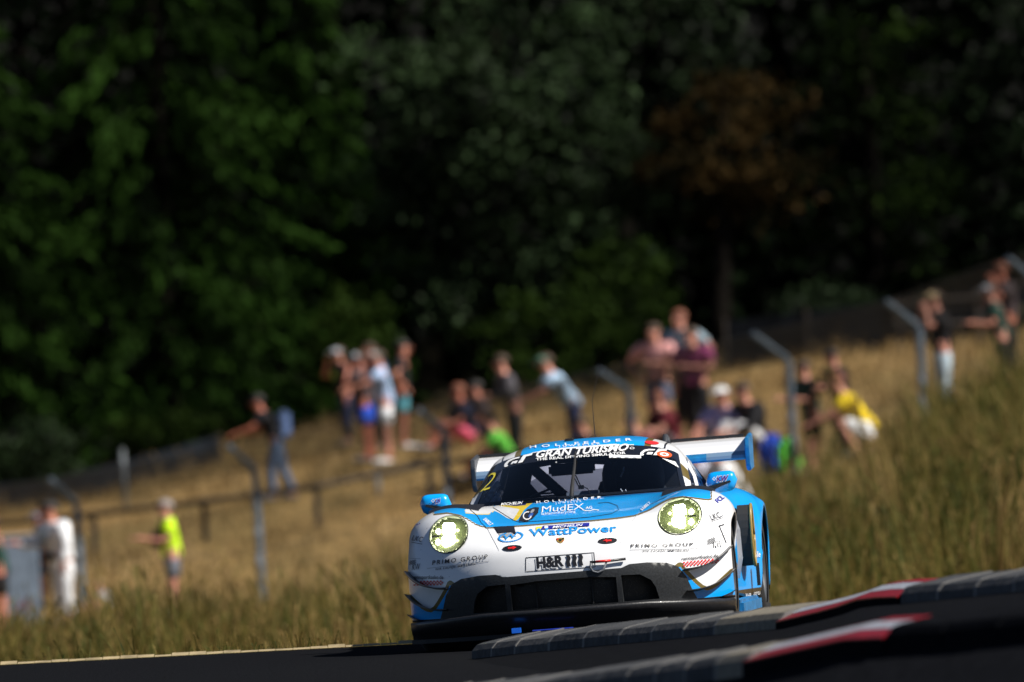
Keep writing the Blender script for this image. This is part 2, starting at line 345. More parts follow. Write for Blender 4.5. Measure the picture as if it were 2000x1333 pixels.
def conifer(px, d, height, halfw, label, seed, tilt=0.0, name='spruce_tree', n_wh=46, tint_mu=.45):
    global rng
    rng = np.random.default_rng(seed); bx = at(px, 800, d)[0]; base = np.array([bx, d, tz(bx, d) - .1])
    root = empty(name, base); tag(root, label, 'tree')
    Cs = []; T = []; D = []; ends = []
    for w in range(n_wh):
        h = .6 + (height - .8) * (w / n_wh) ** .95; L = halfw * (1 - (h / height) ** 1.25) * rng.uniform(.8, 1.12) + .15
        nb = int(9 - 4 * h / height); a0 = rng.uniform(0, 2 * pi)
        for k in range(nb):
            a = a0 + 2 * pi * k / nb + rng.normal(0, .15); l = L * rng.uniform(.72, 1.1); dirv = np.array([cos(a), sin(a), 0])
            n = int(26 + 34 * l); t = rng.uniform(.12, 1, n) ** .7
            spread = .30 * (1.05 - t) + .06; side = np.array([-sin(a), cos(a), 0])
            p = dirv * (l * t)[:, None] + side * (rng.normal(0, 1, n) * spread * .8)[:, None]
            z = h + .10 * l - .42 * l * t ** 1.6 + .22 * l * np.clip(t - .75, 0, 1) - np.abs(rng.normal(0, .16, n))
            Cs.append(np.c_[p[:, :2], z]); bt = rng.normal(tint_mu - .08, .32); T.append(np.clip(bt + .30 * (t - .5) + rng.normal(0, .12, n), 0, 1)); D.append(np.repeat((dirv * .7 + [0, 0, -.65])[None], n, 0))
            if w % 4 == 0 and k % 3 == 0: ends.append(np.array([*(dirv * l * .8)[:2], h - .15 * l]))
    C = np.concatenate(Cs); me = leaf_mesh('crown', C, rng.uniform(.07, .15, len(C)), np.concatenate(T), 0, .34, np.concatenate(D)); me.materials.append(L_spr); link('crown', me, None, root)
    limbs(root, np.zeros(3), np.array([0, 0, height * .96]), ends, .26); return root
conifer(330, 206, 13.5, 4.3, 'broad dark spruce filling the left side, bright tips on its right flank', 3)
conifer(-60, 204, 12.0, 3.3, 'spruce with bare grey branch ends cut off by the left frame edge', 4, tint_mu=.4)
conifer(620, 212, 11.0, 2.2, 'slimmer spruce just right of and behind the broad left spruce', 8, tint_mu=.5)
broadleaf(960, 209, (700, -60, 1260, 700), 'tall leafy broadleaf tree with pale glinting leaves in the middle', 'broadleaf_tree', L_oak, 520, 40, .085, seed=11, tint_mu=.42)
broadleaf(1410, 207, (1265, 110, 1560, 470), 'rowan with orange brown berries and leaves right of the middle', 'rowan_tree', L_row, 190, 32, .07, seed=12, tint_mu=.48)
broadleaf(1720, 210, (1530, -40, 1860, 620), 'dim olive leafed tree right of the rowan', 'broadleaf_tree', L_yel, 200, 24, .08, seed=13, tint_mu=.10)
broadleaf(2000, 212, (1840, -60, 2230, 560), 'dark leafy tree at the right frame edge above the fence', 'broadleaf_tree', L_oak, 260, 26, .085, seed=14, tint_mu=.05)
broadleaf(1190, 214, (1080, -120, 1480, 330), 'dark crown of a tall tree rising behind the rowan', 'broadleaf_tree', L_oak, 260, 28, .09, seed=15, tint_mu=.10)
def shrub(px, py0, d, w, h, label, lm, seed, tint_mu=.5):
    global rng
    rng = np.random.default_rng(seed); p = at(px, py0, d); base = np.array([p[0], d, tz(p[0], d)])
    root = empty('shrub', base); tag(root, label, 'shrub', 'shrubs along the wood edge')
    n = 90; u = rng.normal(size=(n, 3)); u /= np.linalg.norm(u, axis=1)[:, None]; cc = u * rng.uniform(.4, 1, n)[:, None] * [w, w * .7, h * .55] + [0, 0, h * .55]; cc[:, 2] = np.abs(cc[:, 2])
    C = clumps(cc, 30, .16); t = np.clip(np.repeat(rng.normal(tint_mu, .25, n), 30) + rng.normal(0, .1, len(C)), 0, 1)
    me = leaf_mesh('foliage', C, rng.uniform(.04, .085, len(C)), t, .3); me.materials.append(lm); link('foliage', me, None, root)
    mb = MB()
    for k in range(5): e = cc[k * 7]; mb.tube([(0, 0, -.05), e * [.4, .4, .5], e], [.03, .02, .008], 5)
    mb.build('stems', M_bark, root)
shrub(700, 830, 203, .75, 2.3, 'yellow green upright shrub at the foot of the spruce, behind the standing group', L_yel, 21, .75)
shrub(1080, 760, 204, 1.5, 1.9, 'rounded mid green shrub behind the man in the green cap', L_yel, 22, .5)
shrub(1230, 740, 205, .9, 2.6, 'tall yellowish shrub below the broadleaf tree left of the pink group', L_yel, 23, .55)
shrub(60, 960, 201, 1.4, 1.3, 'low dark shrub at the wood edge above the white shirted man', L_oak, 24, .3)
shrub(330, 900, 202, 1.2, .9, 'small green shrub at the wood edge above the yellow vest man', L_yel, 25, .35)
shrub(1620, 690, 206, 1.3, 1.0, 'small dim shrub behind the far netting right of the pink group', L_oak, 26, .2)
# wood behind: reads as one dark mass
rng = np.random.default_rng(31)
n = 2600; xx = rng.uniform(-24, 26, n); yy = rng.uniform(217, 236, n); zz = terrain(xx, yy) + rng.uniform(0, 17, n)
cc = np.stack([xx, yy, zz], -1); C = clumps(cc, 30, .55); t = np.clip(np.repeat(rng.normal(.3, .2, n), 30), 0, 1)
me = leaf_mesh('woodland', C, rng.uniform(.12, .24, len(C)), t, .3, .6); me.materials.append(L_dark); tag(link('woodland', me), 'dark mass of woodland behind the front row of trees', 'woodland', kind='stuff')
mb = MB()
for k in range(46):
    x = -22 + k * 1.0 + rng.uniform(-.3, .3); y = rng.uniform(218, 232); z = tz(x, y); mb.tube([(x, y, z - .2), (x + rng.uniform(-.4, .4), y, z + 17)], [.22, .1], 7)
tag(mb.build('woodland_trunks', M_bark, None, True), 'dark trunks standing inside the woodland', 'woodland', kind='stuff')
me = np_mesh('dark_backdrop', [(-160, 238, -5), (160, 238, -5), (160, 246, 60), (-160, 246, 60), (160, 330, 75), (-160, 330, 75)], [(0, 1, 2, 3), (3, 2, 4, 5)]); me.materials.append(mat('forest_floor', (.0015, .002, .001), .95, noise=.5, scale=1.2, bump=.8)); tag(link('dark_backdrop', me), kind='structure')  # near-black backdrop added to keep sky out of the gaps between trees

gx_ = np.linspace(-30, 32, 80); gy_ = np.linspace(202.5, 239, 36); X_, Y_ = np.meshgrid(gx_, gy_); Y_ = Y_ + np.where(Y_ < 204, .8 * np.sin(X_ * 1.3) + .5 * np.sin(X_ * 3.1), 0)
ii = np.arange(X_.size).reshape(X_.shape); me = np_mesh('forest_floor', np.stack([X_.ravel(), Y_.ravel(), terrain(X_.ravel(), Y_.ravel()) + .06], -1), np.stack([ii[:-1, :-1], ii[:-1, 1:], ii[1:, 1:], ii[1:, :-1]], -1).reshape(-1, 4)); me.materials.append(mat('leaf_litter', (.010, .009, .005), .95, noise=.5, scale=3, bump=.5, spec=.05)); tag(link('forest_floor', me), kind='structure')
# ------------------------------------------------------------------ tall grass on the bank
rng = np.random.default_rng(41)
def blades(n, xr, dr, hmu, wd, tmu, name, lm, dens=None, label=None, lean=.25, per=34, rad=.26):
    """grass in tussocks: each tussock has its own height, colour and lean"""
    nc = n // per; d = rng.uniform(dr[0] ** 2, dr[1] ** 2, nc * 2) ** .5; px = rng.uniform(xr[0], xr[1], nc * 2)
    if dens is not None: k = rng.uniform(0, 1, nc * 2) < dens(px, d); d, px = d[k], px[k]
    d, px = d[:nc], px[:nc]; nc = len(d); cx = (px - 1000) / FPX * d
    ch = rng.lognormal(0, .40, nc); ct = rng.normal(tmu, .24, nc); ca = rng.uniform(0, 2 * pi, nc); cr = rad * rng.uniform(.5, 1.4, nc)
    R = lambda q: np.repeat(q, per)
    n = nc * per; off = rng.normal(size=(n, 2)) * R(cr)[:, None]; x = R(cx) + off[:, 0]; d = R(d) + off[:, 1] * 1.6; z = terrain(x, d)
    h = hmu * R(ch) * rng.uniform(.5, 1.3, n); a = rng.uniform(0, 2 * pi, n); w = wd * rng.uniform(.6, 1.5, n); le = (np.abs(rng.normal(0, lean, n)) + .08) * h
    dx, dy = np.cos(a), np.sin(a); b0 = R(ca) + rng.normal(0, .9, n); lx, ly = np.cos(b0) * le, np.sin(b0) * le
    P = lambda k, s, ww: np.stack([x + lx * k ** 2 + s * dx * w * ww, d + ly * k ** 2 + s * dy * w * ww, z + h * k - .02], -1)
    V = np.stack([P(0, -1, 1), P(0, 1, 1), P(.55, 1, .7), P(.55, -1, .7), P(.85, 1, .3), P(.85, -1, .3), P(1, 1, .9), P(1, -1, .9)], 1).reshape(-1, 3); i = np.arange(n)[:, None] * 8
    Fc = np.concatenate([i + [0, 1, 2, 3], i + [3, 2, 4, 5], i + [5, 4, 6, 7]]); t = np.clip(R(ct) + rng.normal(0, .14, n), 0, 1)
    me = np_mesh(name, V, Fc, False, {'tint': np.repeat(t, 8)}); me.materials.append(lm); return tag(link(name, me), label, 'grass', kind='stuff')
def grass_mat(name, stops):
    m = leaf_mat(name, stops[0][1], stops[-1][1], .7, .3, .15); r = [q for q in m.node_tree.nodes if q.type == 'VALTORGB'][0]; e = r.color_ramp.elements; e[0].position = stops[0][0]; e[1].position = stops[-1][0]
    for p, c in stops[1:-1]: q = e.new(p); q.color = (*c, 1)
    return m
GM1 = grass_mat('bank_grass', [(0, (.016, .028, .005)), (.25, (.042, .056, .009)), (.5, (.10, .092, .019)), (.75, (.18, .125, .036)), (1, (.30, .20, .08))])
GM2 = grass_mat('dry_grass', [(0, (.15, .095, .035)), (.5, (.31, .205, .085)), (1, (.46, .33, .165))])
blades(66000, (-250, 2250), (100, 158), .38, .009, .56, 'tall_grass', GM1, lambda p, d: np.where((p < 1100) & (d > 147), 0, np.where((p < 1780) & (d > 153), 0, 1.)), 'tall unmown olive and straw coloured grass on the bank behind the car')
blades(18000, (1450, 2250), (118, 158), .50, .010, .52, 'rank_grass', GM1, lambda p, d: np.clip((p - 1500) / 500, .1, 1) * np.where((p < 1780) & (d > 151), 0, 1), 'rank tall green brown grass climbing the bank at the right')
blades(26000, (-200, 2200), (160, 204), .16, .010, .45, 'short_dry_grass', GM2, None, 'short straw coloured dry grass on the spectator slope', per=16, rad=.35)
blades(5000, (-300, 1000), (74, 90), .09, .005, .45, 'verge_grass', GM1, None, 'thin verge grass just past the road edge')

nC = 150; d_ = rng.uniform(122, 158, nC); px_ = np.where(rng.uniform(0, 1, nC) < .68, rng.uniform(1450, 2150, nC), rng.uniform(-150, 1000, nC)); x_ = (px_ - 1000) / FPX * d_
hC = rng.uniform(.25, .75, nC); C = np.repeat(np.stack([x_, d_, terrain(x_, d_)], -1), 70, 0); u_ = rng.uniform(0, 1, len(C)); C[:, 2] += u_ * np.repeat(hC, 70); C[:, :2] += rng.normal(size=(len(C), 2)) * (.07 + .12 * u_)[:, None]
me = leaf_mesh('weeds', C, rng.uniform(.02, .05, len(C)), np.clip(np.repeat(rng.uniform(0, 1, nC), 70) + rng.normal(0, .1, len(C)), 0, 1), .2); me.materials.append(grass_mat('weed_leaf', [(0, (.012, .028, .005)), (.55, (.045, .085, .014)), (.8, (.07, .05, .015)), (1, (.13, .05, .03))])); tag(link('weeds', me), 'leafy green and rusty weeds scattered through the bank grass', 'weeds', kind='stuff')
# ------------------------------------------------------------------ fences
M_galv = mat('galvanised_steel', (.11, .145, .185), .55, metal=.2, noise=.25, scale=12); M_wire = mat('fence_wire', (.05, .055, .062), .55, metal=.3)
M_tag = mat('post_label', (.24, .29, .36), .6)
elb = [(-205, 1040, 166), (150, 985, 165.6), (498, 920, 165.2), (868, 845, 164.8), (1228, 765, 164.2), (1540, 705, 163.0), (1795, 640, 161.4), (2036, 562, 159.5), (2290, 500, 157.5)]
arm = [(-48, -52)] * 2 + [(-48, -52), (-48, -47), (-58, -44), (-68, -57), (-63, -55), (-66, -62), (-66, -62)]
fr0 = at(498, 920, 165); fence = empty('catch_fence', (fr0[0], fr0[1], tz(fr0[0], fr0[1]))); FO = np.array(fence.location)
tag(fence, 'tall wire mesh catch fence with grey posts bent over at the top', 'fence')
EL = []; TP = []; BS = []
for (px, py, d), (ax, ay) in zip(elb, arm):
    e = at(px, py, d); t = e + np.array([ax / FPX * d, -.25, -ay / FPX * d]); t[0] += tan(ROLL) * ay / FPX * d * .0; g = np.array([e[0], e[1], tz(e[0], e[1]) - .3]); EL.append(e); TP.append(t); BS.append(g)
    mb = MB(); mb.tube([g - FO, e - FO + [0, 0, -.06], e - FO + [-.03, 0, .03], t - FO], [.058, .058, .056, .046], 10); po = mb.build('post', M_galv, fence)
    if 0 <= px <= 2000:
        for kk, w in ((.45, .16), (.62, .10)):
            q = g + (e - g) * kk - FO; MB().box(q + [0, -.065, 0], (.07, .012, w)).build('label_plate', M_tag, po)
for i in range(len(EL) - 1):      # woven wire in each bay, plus line wires
    for (a, b_, c, d_), nm in (((BS[i], BS[i + 1], EL[i + 1], EL[i]), 'wire_mesh'), ((EL[i], EL[i + 1], TP[i + 1], TP[i]), 'top_mesh')):
        mb = MB(); H = np.linalg.norm(d_ - a); W = np.linalg.norm(b_ - a); st = .075; n = int((W + H) / st)
        P = lambda u, v: (a * (1 - u) + b_ * u) * (1 - v) + (d_ * (1 - u) + c * u) * v - FO
        for sgn in (0, 1):
            for k in range(n):
                s0 = k * st; u0, v0 = (s0, 0) if s0 < W else (W, s0 - W); L = min(u0, H - v0); u1, v1 = u0 - L, v0 + L
                if L < .05: continue
                if sgn: u0, u1 = W - u0, W - u1
                p, q = P(u0 / W, v0 / H), P(u1 / W, v1 / H); r_ = .0022 if nm == 'wire_mesh' else .007
                mb.add([p + [0, -r_, r_], p + [0, 0, -r_ * 1.4], p + [0, r_, r_], q + [0, -r_, r_], q + [0, 0, -r_ * 1.4], q + [0, r_, r_]], [(0, 1, 4, 3), (1, 2, 5, 4), (2, 0, 3, 5)])
        tag(mb.build(nm, M_wire, fence), kind='stuff')
    for v in (.02, .5, .98):
        MB().tube([BS[i] + (EL[i] - BS[i]) * v - FO, BS[i + 1] + (EL[i + 1] - BS[i + 1]) * v - FO], .005, 5).build('line_wire', M_wire, fence)
    MB().tube([TP[i] - FO, TP[i + 1] - FO], .006, 5).build('line_wire', M_wire, fence)
# wooden rail fence in the slope
M_wood = mat('weathered_wood', (.035, .027, .022), .9, noise=.3, scale=8)
def post_row(name, label, pts, h, r, rails, m, hw=.045):
    Q = [np.array([p[0], p[1], tz(p[0], p[1])]) for p in pts]; root = empty(name, Q[0]); tag(root, label, 'fence')
    for q in Q: MB().box(q - Q[0] + [0, 0, h / 2 - .1], (2 * r, 2 * r, h + .2)).build('post', m, root, bevel=.008)
    for a, c in zip(Q[:-1], Q[1:]):
        for v in rails: MB().tube([a - Q[0] + [0, -r - .02, h * v], c - Q[0] + [0, -r - .02, h * v]], hw, 6).build('rail', m, root)
rp = [hit_ground(px, py, 166) for px, py in ((-40, 1105), (186, 1082), (402, 1058), (622, 1030), (842, 985), (1050, 960))]
post_row('rail_fence', 'low dark wooden rail fence crossing the slope behind the yellow vest man', rp, .66, .045, (.92,), M_wood, .05)
rp = [at(px, 760, 196) for px in (1760, 1920, 2100)]
post_row('upper_rail_fence', 'dark timber rail fence high on the slope at the right', rp, .95, .06, (.9, .45), M_wood, .05)
for px, d, lab in ((240, 186, 'thin grey post standing alone on the slope left of the yellow vest man'), (735, 175, 'short thin grey stake below the standing group')):
    p = at(px, 900, d); z = tz(p[0], d); hh = .95 if px < 500 else .4; mb = MB(); mb.tube([(0, 0, -.2), (0, 0, hh)], .04, 10); mb.tube([(0, 0, hh), (0, 0, hh + .03)], [.045, .03], 10); o = mb.build('marker_post', mat('post_grey', (.10, .115, .13), .6), None, True); o.location = (p[0], d, z); tag(o, lab, 'post')
# dark netting along the wood edge
def netting(name, label, pts, h):
    Q = [np.array([p[0], p[1], tz(p[0], p[1])]) for p in pts]; root = empty(name, Q[0]); tag(root, label, 'fence')
    for q in Q: MB().tube([q - Q[0] + [0, 0, -.2], q - Q[0] + [0, 0, h + .05]], .025, 8).build('post', M_wood, root)
    for a, c in zip(Q[:-1], Q[1:]):
        MB().add([a - Q[0], c - Q[0], c - Q[0] + [0, 0, h], a - Q[0] + [0, 0, h], a - Q[0] + [0, .02, 0], c - Q[0] + [0, .02, 0], c - Q[0] + [0, .02, h], a - Q[0] + [0, .02, h]], [(0, 1, 2, 3), (7, 6, 5, 4), (3, 2, 6, 7), (0, 4, 5, 1), (0, 3, 7, 4), (1, 5, 6, 2)]).build('screen_cloth', mat('net_dark', (.010, .013, .018), .85, noise=.4, scale=3, spec=.1), root)
netting('screen_fence', 'dark screen cloth on posts along the wood edge at the upper right', [at(px, 700, d) for px, d in ((1420, 199.5), (1580, 199), (1750, 198.5), (1920, 198), (2120, 197.5))], .85)
netting('low_screen_fence', 'low dark screen cloth along the wood edge at the far left', [at(px, 900, d) for px, d in ((-80, 196), (90, 196), (280, 196.5), (430, 197))], .45)

# ------------------------------------------------------------------ spectators
SKIN = [mat('skin_a', (.46, .18, .12), .5, noise=.15, scale=30), mat('skin_b', (.56, .25, .18), .5, noise=.15, scale=30), mat('skin_c', (.40, .13, .08), .5, noise=.15, scale=30)]
def cloth(name, c): return mat('cloth_' + name, c, .85, noise=.25, scale=14, bump=.3, spec=.2)
ARMS = {'down': ((.0, .05, -.28), (.06, .06, -.52)), 'fwd': ((.08, .06, -.26), (.32, -.03, -.20)), 'face': ((.20, .06, -.16), (.17, -.10, .10)), 'cross': ((.06, .09, -.27), (.25, -.20, -.22)),
        'hip': ((-.08, .20, -.22), (.04, .02, -.42)), 'reach': ((.22, .05, -.16), (.47, -.04, -.20)), 'knees': ((.18, .08, -.22), (.38, .0, -.26)), 'pocket': ((-.06, .10, -.28), (.07, .02, -.48))}
LEGS = {'stand': (.95, ((.02, .10, .50), (.0, .11, .09), (.16, .13, .04)), ((.0, .10, .50), (-.03, .11, .09), (.13, .13, .04))),
        'step': (.94, ((.12, .10, .52), (.10, .11, .09), (.26, .13, .04)), ((-.06, .10, .50), (-.20, .11, .10), (-.05, .13, .04))),
        'sit': (.20, ((.36, .15, .44), (.58, .15, .09), (.74, .17, .05)), ((.34, .13, .46), (.52, .13, .09), (.68, .15, .05))),
        'perch': (.50, ((.42, .12, .54), (.46, .13, .09), (.62, .15, .04)), ((.40, .12, .52), (.40, .13, .09), (.56, .15, .04))),
        'crouch': (.40, ((.34, .18, .52), (.12, .16, .10), (.28, .18, .05)), ((.20, .16, .14), (-.10, .14, .10), (-.02, .14, .05)))}
def skin_mesh(verts, edges, rads, root, sub=1):
    me = bpy.data.meshes.new('sk'); me.from_pydata([tuple(v) for v in verts], edges, []); bm = bmesh.new(); bm.from_mesh(me); ly = bm.verts.layers.skin.verify(); bm.verts.ensure_lookup_table()
    for i, v in enumerate(bm.verts): r = rads[i]; v[ly].radius = r if isinstance(r, tuple) else (r, r); v[ly].use_root = (i == root)
    bm.to_mesh(me); bm.free(); ob = bpy.data.objects.new('sk', me); COL.objects.link(ob)
    m = ob.modifiers.new('s', 'SKIN'); m.use_smooth_shade = True; m2 = ob.modifiers.new('u', 'SUBSURF'); m2.levels = sub; m2.render_levels = sub
    dg = bpy.context.evaluated_depsgraph_get(); dg.update(); out = bpy.data.meshes.new_from_object(ob.evaluated_get(dg)); bpy.data.objects.remove(ob); bpy.data.meshes.remove(me); return out
POSE = {}
def pose_mesh(legs, armL, armR, lean, sleeve, shorts, tuck):
    key = (legs, armL, armR, lean, sleeve, shorts, tuck)
    if key in POSE: return POSE[key]
    pz, lf, rt_ = LEGS[legs]; R = roty(radians(lean)); pel = np.array([0, 0, pz]); up = lambda p: pel + R @ np.array(p)
    J = {'pel': pel, 'sp': up((0, 0, .17)), 'ch': up((.01, 0, .37)), 'nk': up((.01, 0, .53))}
    hd = radians(lean * .35 + tuck); Rh = roty(hd); J['hb'] = J['nk'] + Rh @ np.array([.02, 0, .09]); J['ht'] = J['nk'] + Rh @ np.array([.035, 0, .19])
    for s, nm, arm_, lg in ((1, 'L', armL, lf), (-1, 'R', armR, rt_)):
        m = np.array([1, s, 1]); J['sh' + nm] = up((0, s * .19, .45)); el, wr = ARMS[arm_]
        Ra = roty(radians(lean * .45)); J['el' + nm] = J['sh' + nm] + Ra @ (np.array(el) * m); J['wr' + nm] = J['sh' + nm] + Ra @ (np.array(wr) * m)
        dv = J['wr' + nm] - J['el' + nm]; dv /= np.linalg.norm(dv); J['ha' + nm] = J['wr' + nm] + dv * .075
        J['hp' + nm] = pel + [0, s * .09, -.03]; J['kn' + nm], J['an' + nm], J['to' + nm] = [np.array(q) * m for q in lg]
    def sk(names, edges, rad, root, sub=1): return skin_mesh([J[n] if isinstance(n, str) else n for n in names], [(names.index(a), names.index(c)) for a, c in edges], [rad[n] for n in names], names.index(root), sub)
    rad = dict(pel=(.125, .105), sp=(.12, .095), ch=(.135, .105), nk=.052, hb=(.078, .07), ht=(.088, .08))
    for s in 'LR': rad.update({'sh' + s: .062, 'el' + s: .041, 'wr' + s: .029, 'ha' + s: (.036, .02), 'hp' + s: .088, 'kn' + s: .056, 'an' + s: .038, 'to' + s: .034})
    ed = [('pel', 'sp'), ('sp', 'ch'), ('ch', 'nk'), ('nk', 'hb'), ('hb', 'ht')]
    for s in 'LR': ed += [('ch', 'sh' + s), ('sh' + s, 'el' + s), ('el' + s, 'wr' + s), ('wr' + s, 'ha' + s), ('pel', 'hp' + s), ('hp' + s, 'kn' + s), ('kn' + s, 'an' + s), ('an' + s, 'to' + s)]
    names = list(rad); body = sk(names, ed, rad, 'pel')
    # fingers, nose, ears grown on to the same mesh
    mb = MB(); mb.v = [tuple(v.co) for v in body.vertices]; mb.f = [tuple(p.vertices) for p in body.polygons]; bpy.data.meshes.remove(body)
    for s in 'LR':
        dv = J['ha' + s] - J['wr' + s]; dv /= np.linalg.norm(dv); sd_ = np.cross(dv, [0, 0, 1.]); sd_ = sd_ / (np.linalg.norm(sd_) + 1e-6); nn = np.cross(sd_, dv)
        for k, (o_, l) in enumerate(((-.027, .062), (-.009, .075), (.009, .07), (.026, .055))):
            b0 = J['ha' + s] + sd_ * o_; mb.tube([b0, b0 + dv * l * .55 - nn * .008, b0 + dv * l * .85 - nn * .03], [.0095, .0085, .006], 6)
        b0 = J['wr' + s] + dv * .025 + sd_ * .028 * (1 if s == 'R' else -1); mb.tube([b0, b0 + dv * .035 + sd_ * .025 * (1 if s == 'R' else -1), b0 + dv * .065 + sd_ * .028 * (1 if s == 'R' else -1) - nn * .01], [.012, .010, .007], 6)
    hc0 = (J['hb'] + J['ht']) / 2; P_ = lambda x, y, z: hc0 + Rh @ np.array([x, y, z])
    mb.tube([P_(.075, 0, .02), P_(.10, 0, -.015), P_(.085, 0, -.025)], [.010, .015, .010], 6)
    for s in (-1, 1): mb.ell(P_(-.005, s * .083, -.005), (.02, .008, .03), 8, 6)
    mb.tube([P_(.075, -.022, -.055), P_(.085, 0, -.055), P_(.075, .022, -.055)], .007, 6)
    body = mb.mesh('body', True)
    shirt_r = {k: (tuple(q + .03 for q in v) if isinstance(v, tuple) else v + .024) for k, v in rad.items()}; shirt_r['pel'] = (.16, .135); shirt_r['shL'] = shirt_r['shR'] = .094
    J['hem'] = J['pel'] + R @ np.array([0, 0, -.07]); shirt_r['hem'] = (.158, .135); nm = ['hem', 'pel', 'sp', 'ch', 'shL', 'shR']; e2 = [('hem', 'pel'), ('pel', 'sp'), ('sp', 'ch'), ('ch', 'shL'), ('ch', 'shR')]
    J['nb'] = J['ch'] + (J['nk'] - J['ch']) * .62; shirt_r['nb'] = .075; nm.append('nb'); e2.append(('ch', 'nb'))
    for s in 'LR':
        if sleeve == 'long': nm += ['el' + s, 'wr' + s]; e2 += [('sh' + s, 'el' + s), ('el' + s, 'wr' + s)]
        else: J['sl' + s] = J['sh' + s] + (J['el' + s] - J['sh' + s]) * .72; shirt_r['sl' + s] = .078; nm.append('sl' + s); e2.append(('sh' + s, 'sl' + s))
    shirt = sk(nm, e2, shirt_r, 'ch'); tr_r = {k: (tuple(q + .018 for q in v) if isinstance(v, tuple) else v + .018) for k, v in rad.items()}; tr_r['pel'] = (.135, .115)
    J['wa'] = J['pel'] + R @ np.array([0, 0, .10]); tr_r['wa'] = (.128, .105); nm = ['wa', 'pel', 'hpL', 'hpR']; e2 = [('wa', 'pel'), ('pel', 'hpL'), ('pel', 'hpR')]
    for s in 'LR':
        if shorts: J['sb' + s] = J['hp' + s] + (J['kn' + s] - J['hp' + s]) * .88; tr_r['sb' + s] = .088; nm.append('sb' + s); e2.append(('hp' + s, 'sb' + s))
        else: J['ab' + s] = J['an' + s] + [0, 0, .03]; tr_r['ab' + s] = .056; nm += ['kn' + s, 'ab' + s]; e2 += [('hp' + s, 'kn' + s), ('kn' + s, 'ab' + s)]
    trou = sk(nm, e2, tr_r, 'pel')
    shoes = []
    for s in 'LR':
        mb = MB(); a, t_ = J['an' + s], J['to' + s]; mb.ell(a * .4 + t_ * .6 + [0, 0, -.008], (.135, .052, .05), 12, 8, rotz(atan2(*(t_ - a)[[1, 0]]))); shoes.append(mb.mesh('shoe', True))
    hair = MB().ell(P_(-.026, 0, .036), (.100, .094, .096), 14, 7, Rh @ roty(radians(-16)), -.12).mesh('hair', True)
    mb = MB(); mb.ell(P_(-.006, 0, .035), (.108, .098, .085), 14, 6, Rh, 0.0); mb.add([P_(.08, -.06, .04), P_(.17, -.045, .03), P_(.185, 0, .032), P_(.17, .045, .03), P_(.08, .06, .04), P_(.08, -.06, .05), P_(.17, -.045, .038), P_(.185, 0, .04), P_(.17, .045, .038), P_(.08, .06, .05)], [(0, 1, 2, 3, 4), (9, 8, 7, 6, 5), (0, 5, 6, 1), (1, 6, 7, 2), (2, 7, 8, 3), (3, 8, 9, 4)])
    cap = mb.mesh('cap', True); eyes = [MB().ell(P_(.078, s * .032, .012), (.012, .014, .010), 8, 6).mesh('eye', True) for s in (-1, 1)]
    POSE[key] = (body, shirt, trou, shoes, hair, cap, eyes, J); return POSE[key]
def omat(name, me, m, parent):
    o = bpy.data.objects.new(name, me); COL.objects.link(o); o.parent = parent
    if not me.materials: me.materials.append(None)
    o.material_slots[0].link = 'OBJECT'; o.material_slots[0].material = m; return o
EYE = mat('eye_dark', (.02, .015, .012), .2)
HAIR = {'black': (.012, .010, .009), 'brown': (.05, .028, .015), 'grey': (.24, .21, .20), 'fair': (.30, .20, .09), 'red': (.16, .05, .025)}
def person(px, py, d, face, label, shirt, trou, legs='stand', armL='down', armR='down', lean=4, sleeve='short', shorts=True, tuck=0, hair='brown', cap=None, skin=0, H=1.76, shoe=(.08, .08, .09), bulk=1.0):
    """px,py: photo pixel of the feet; d None = where that ray meets the slope, otherwise the depth (feet on the slope there)"""
    if d is None: p = hit_ground(px, py, 158)
    else: q = at(px, py, d); p = np.array([q[0], d, tz(q[0], d)])
    body, sh, tr, shoes, hr, cp, eyes, J = pose_mesh(legs, armL, armR, lean, sleeve, shorts, tuck)
    if legs == 'sit': p = p + np.array([0, 0, -.05])
    o = empty('person', p, radians(face)); o.scale = (H / 1.72 * 1.16 * bulk, H / 1.72 * 1.2 * bulk, H / 1.72 * 1.03); tag(o, label, 'person', 'spectators on the slope')
    omat('body', body, SKIN[skin], o); omat('shirt', sh, cloth(*shirt), o); omat('shorts' if shorts else 'trousers', tr, cloth(*trou), o)
    for s in shoes: omat('shoe', s, mat('shoe_%d' % int(shoe[0] * 100), shoe, .7), o)
    if cap: omat('cap', cp, cloth(*cap), o)
    omat('hair', hr, mat('hair_' + hair, HAIR[hair], .7, noise=.3, scale=60), o)
    for e in eyes: omat('eye', e, EYE, o)
    return o, J
def child_box(o, name, c, size, m, bevel=.02, R=None): return MB().box(c, size, R).build(name, m, o, bevel=bevel)
BLK = ('black', (.012, .012, .015)); NVY = ('navy', (.015, .02, .05)); WHT = ('white', (.72, .74, .78)); LBL = ('light_blue', (.36, .48, .70)); GRY = ('grey', (.13, .14, .17)); JEAN = ('denim', (.07, .11, .19)); LJEAN = ('pale_denim', (.42, .52, .60)); DGRN = ('dark_green', (.018, .05, .04)); PNK = ('pink', (.62, .10, .17)); MAG = ('magenta', (.32, .06, .18)); BURG = ('burgundy', (.10, .012, .02)); HIV = ('hi_vis', (.52, .80, .02)); BRN = ('dark_brown', (.06, .045, .05)); LIL = ('lilac', (.42, .38, .62)); GRN = ('bright_green', (.10, .42, .05)); ROY = ('royal_blue', (.02, .07, .45)); TEAL = ('teal', (.08, .26, .32)); TAN = ('tan', (.45, .34, .19)); ROSE = ('rose', (.55, .27, .26)); SGRN = ('sage', (.10, .20, .15)); LGRY = ('light_grey', (.45, .47, .52)); SKY = ('sky_shirt', (.45, .62, .85))
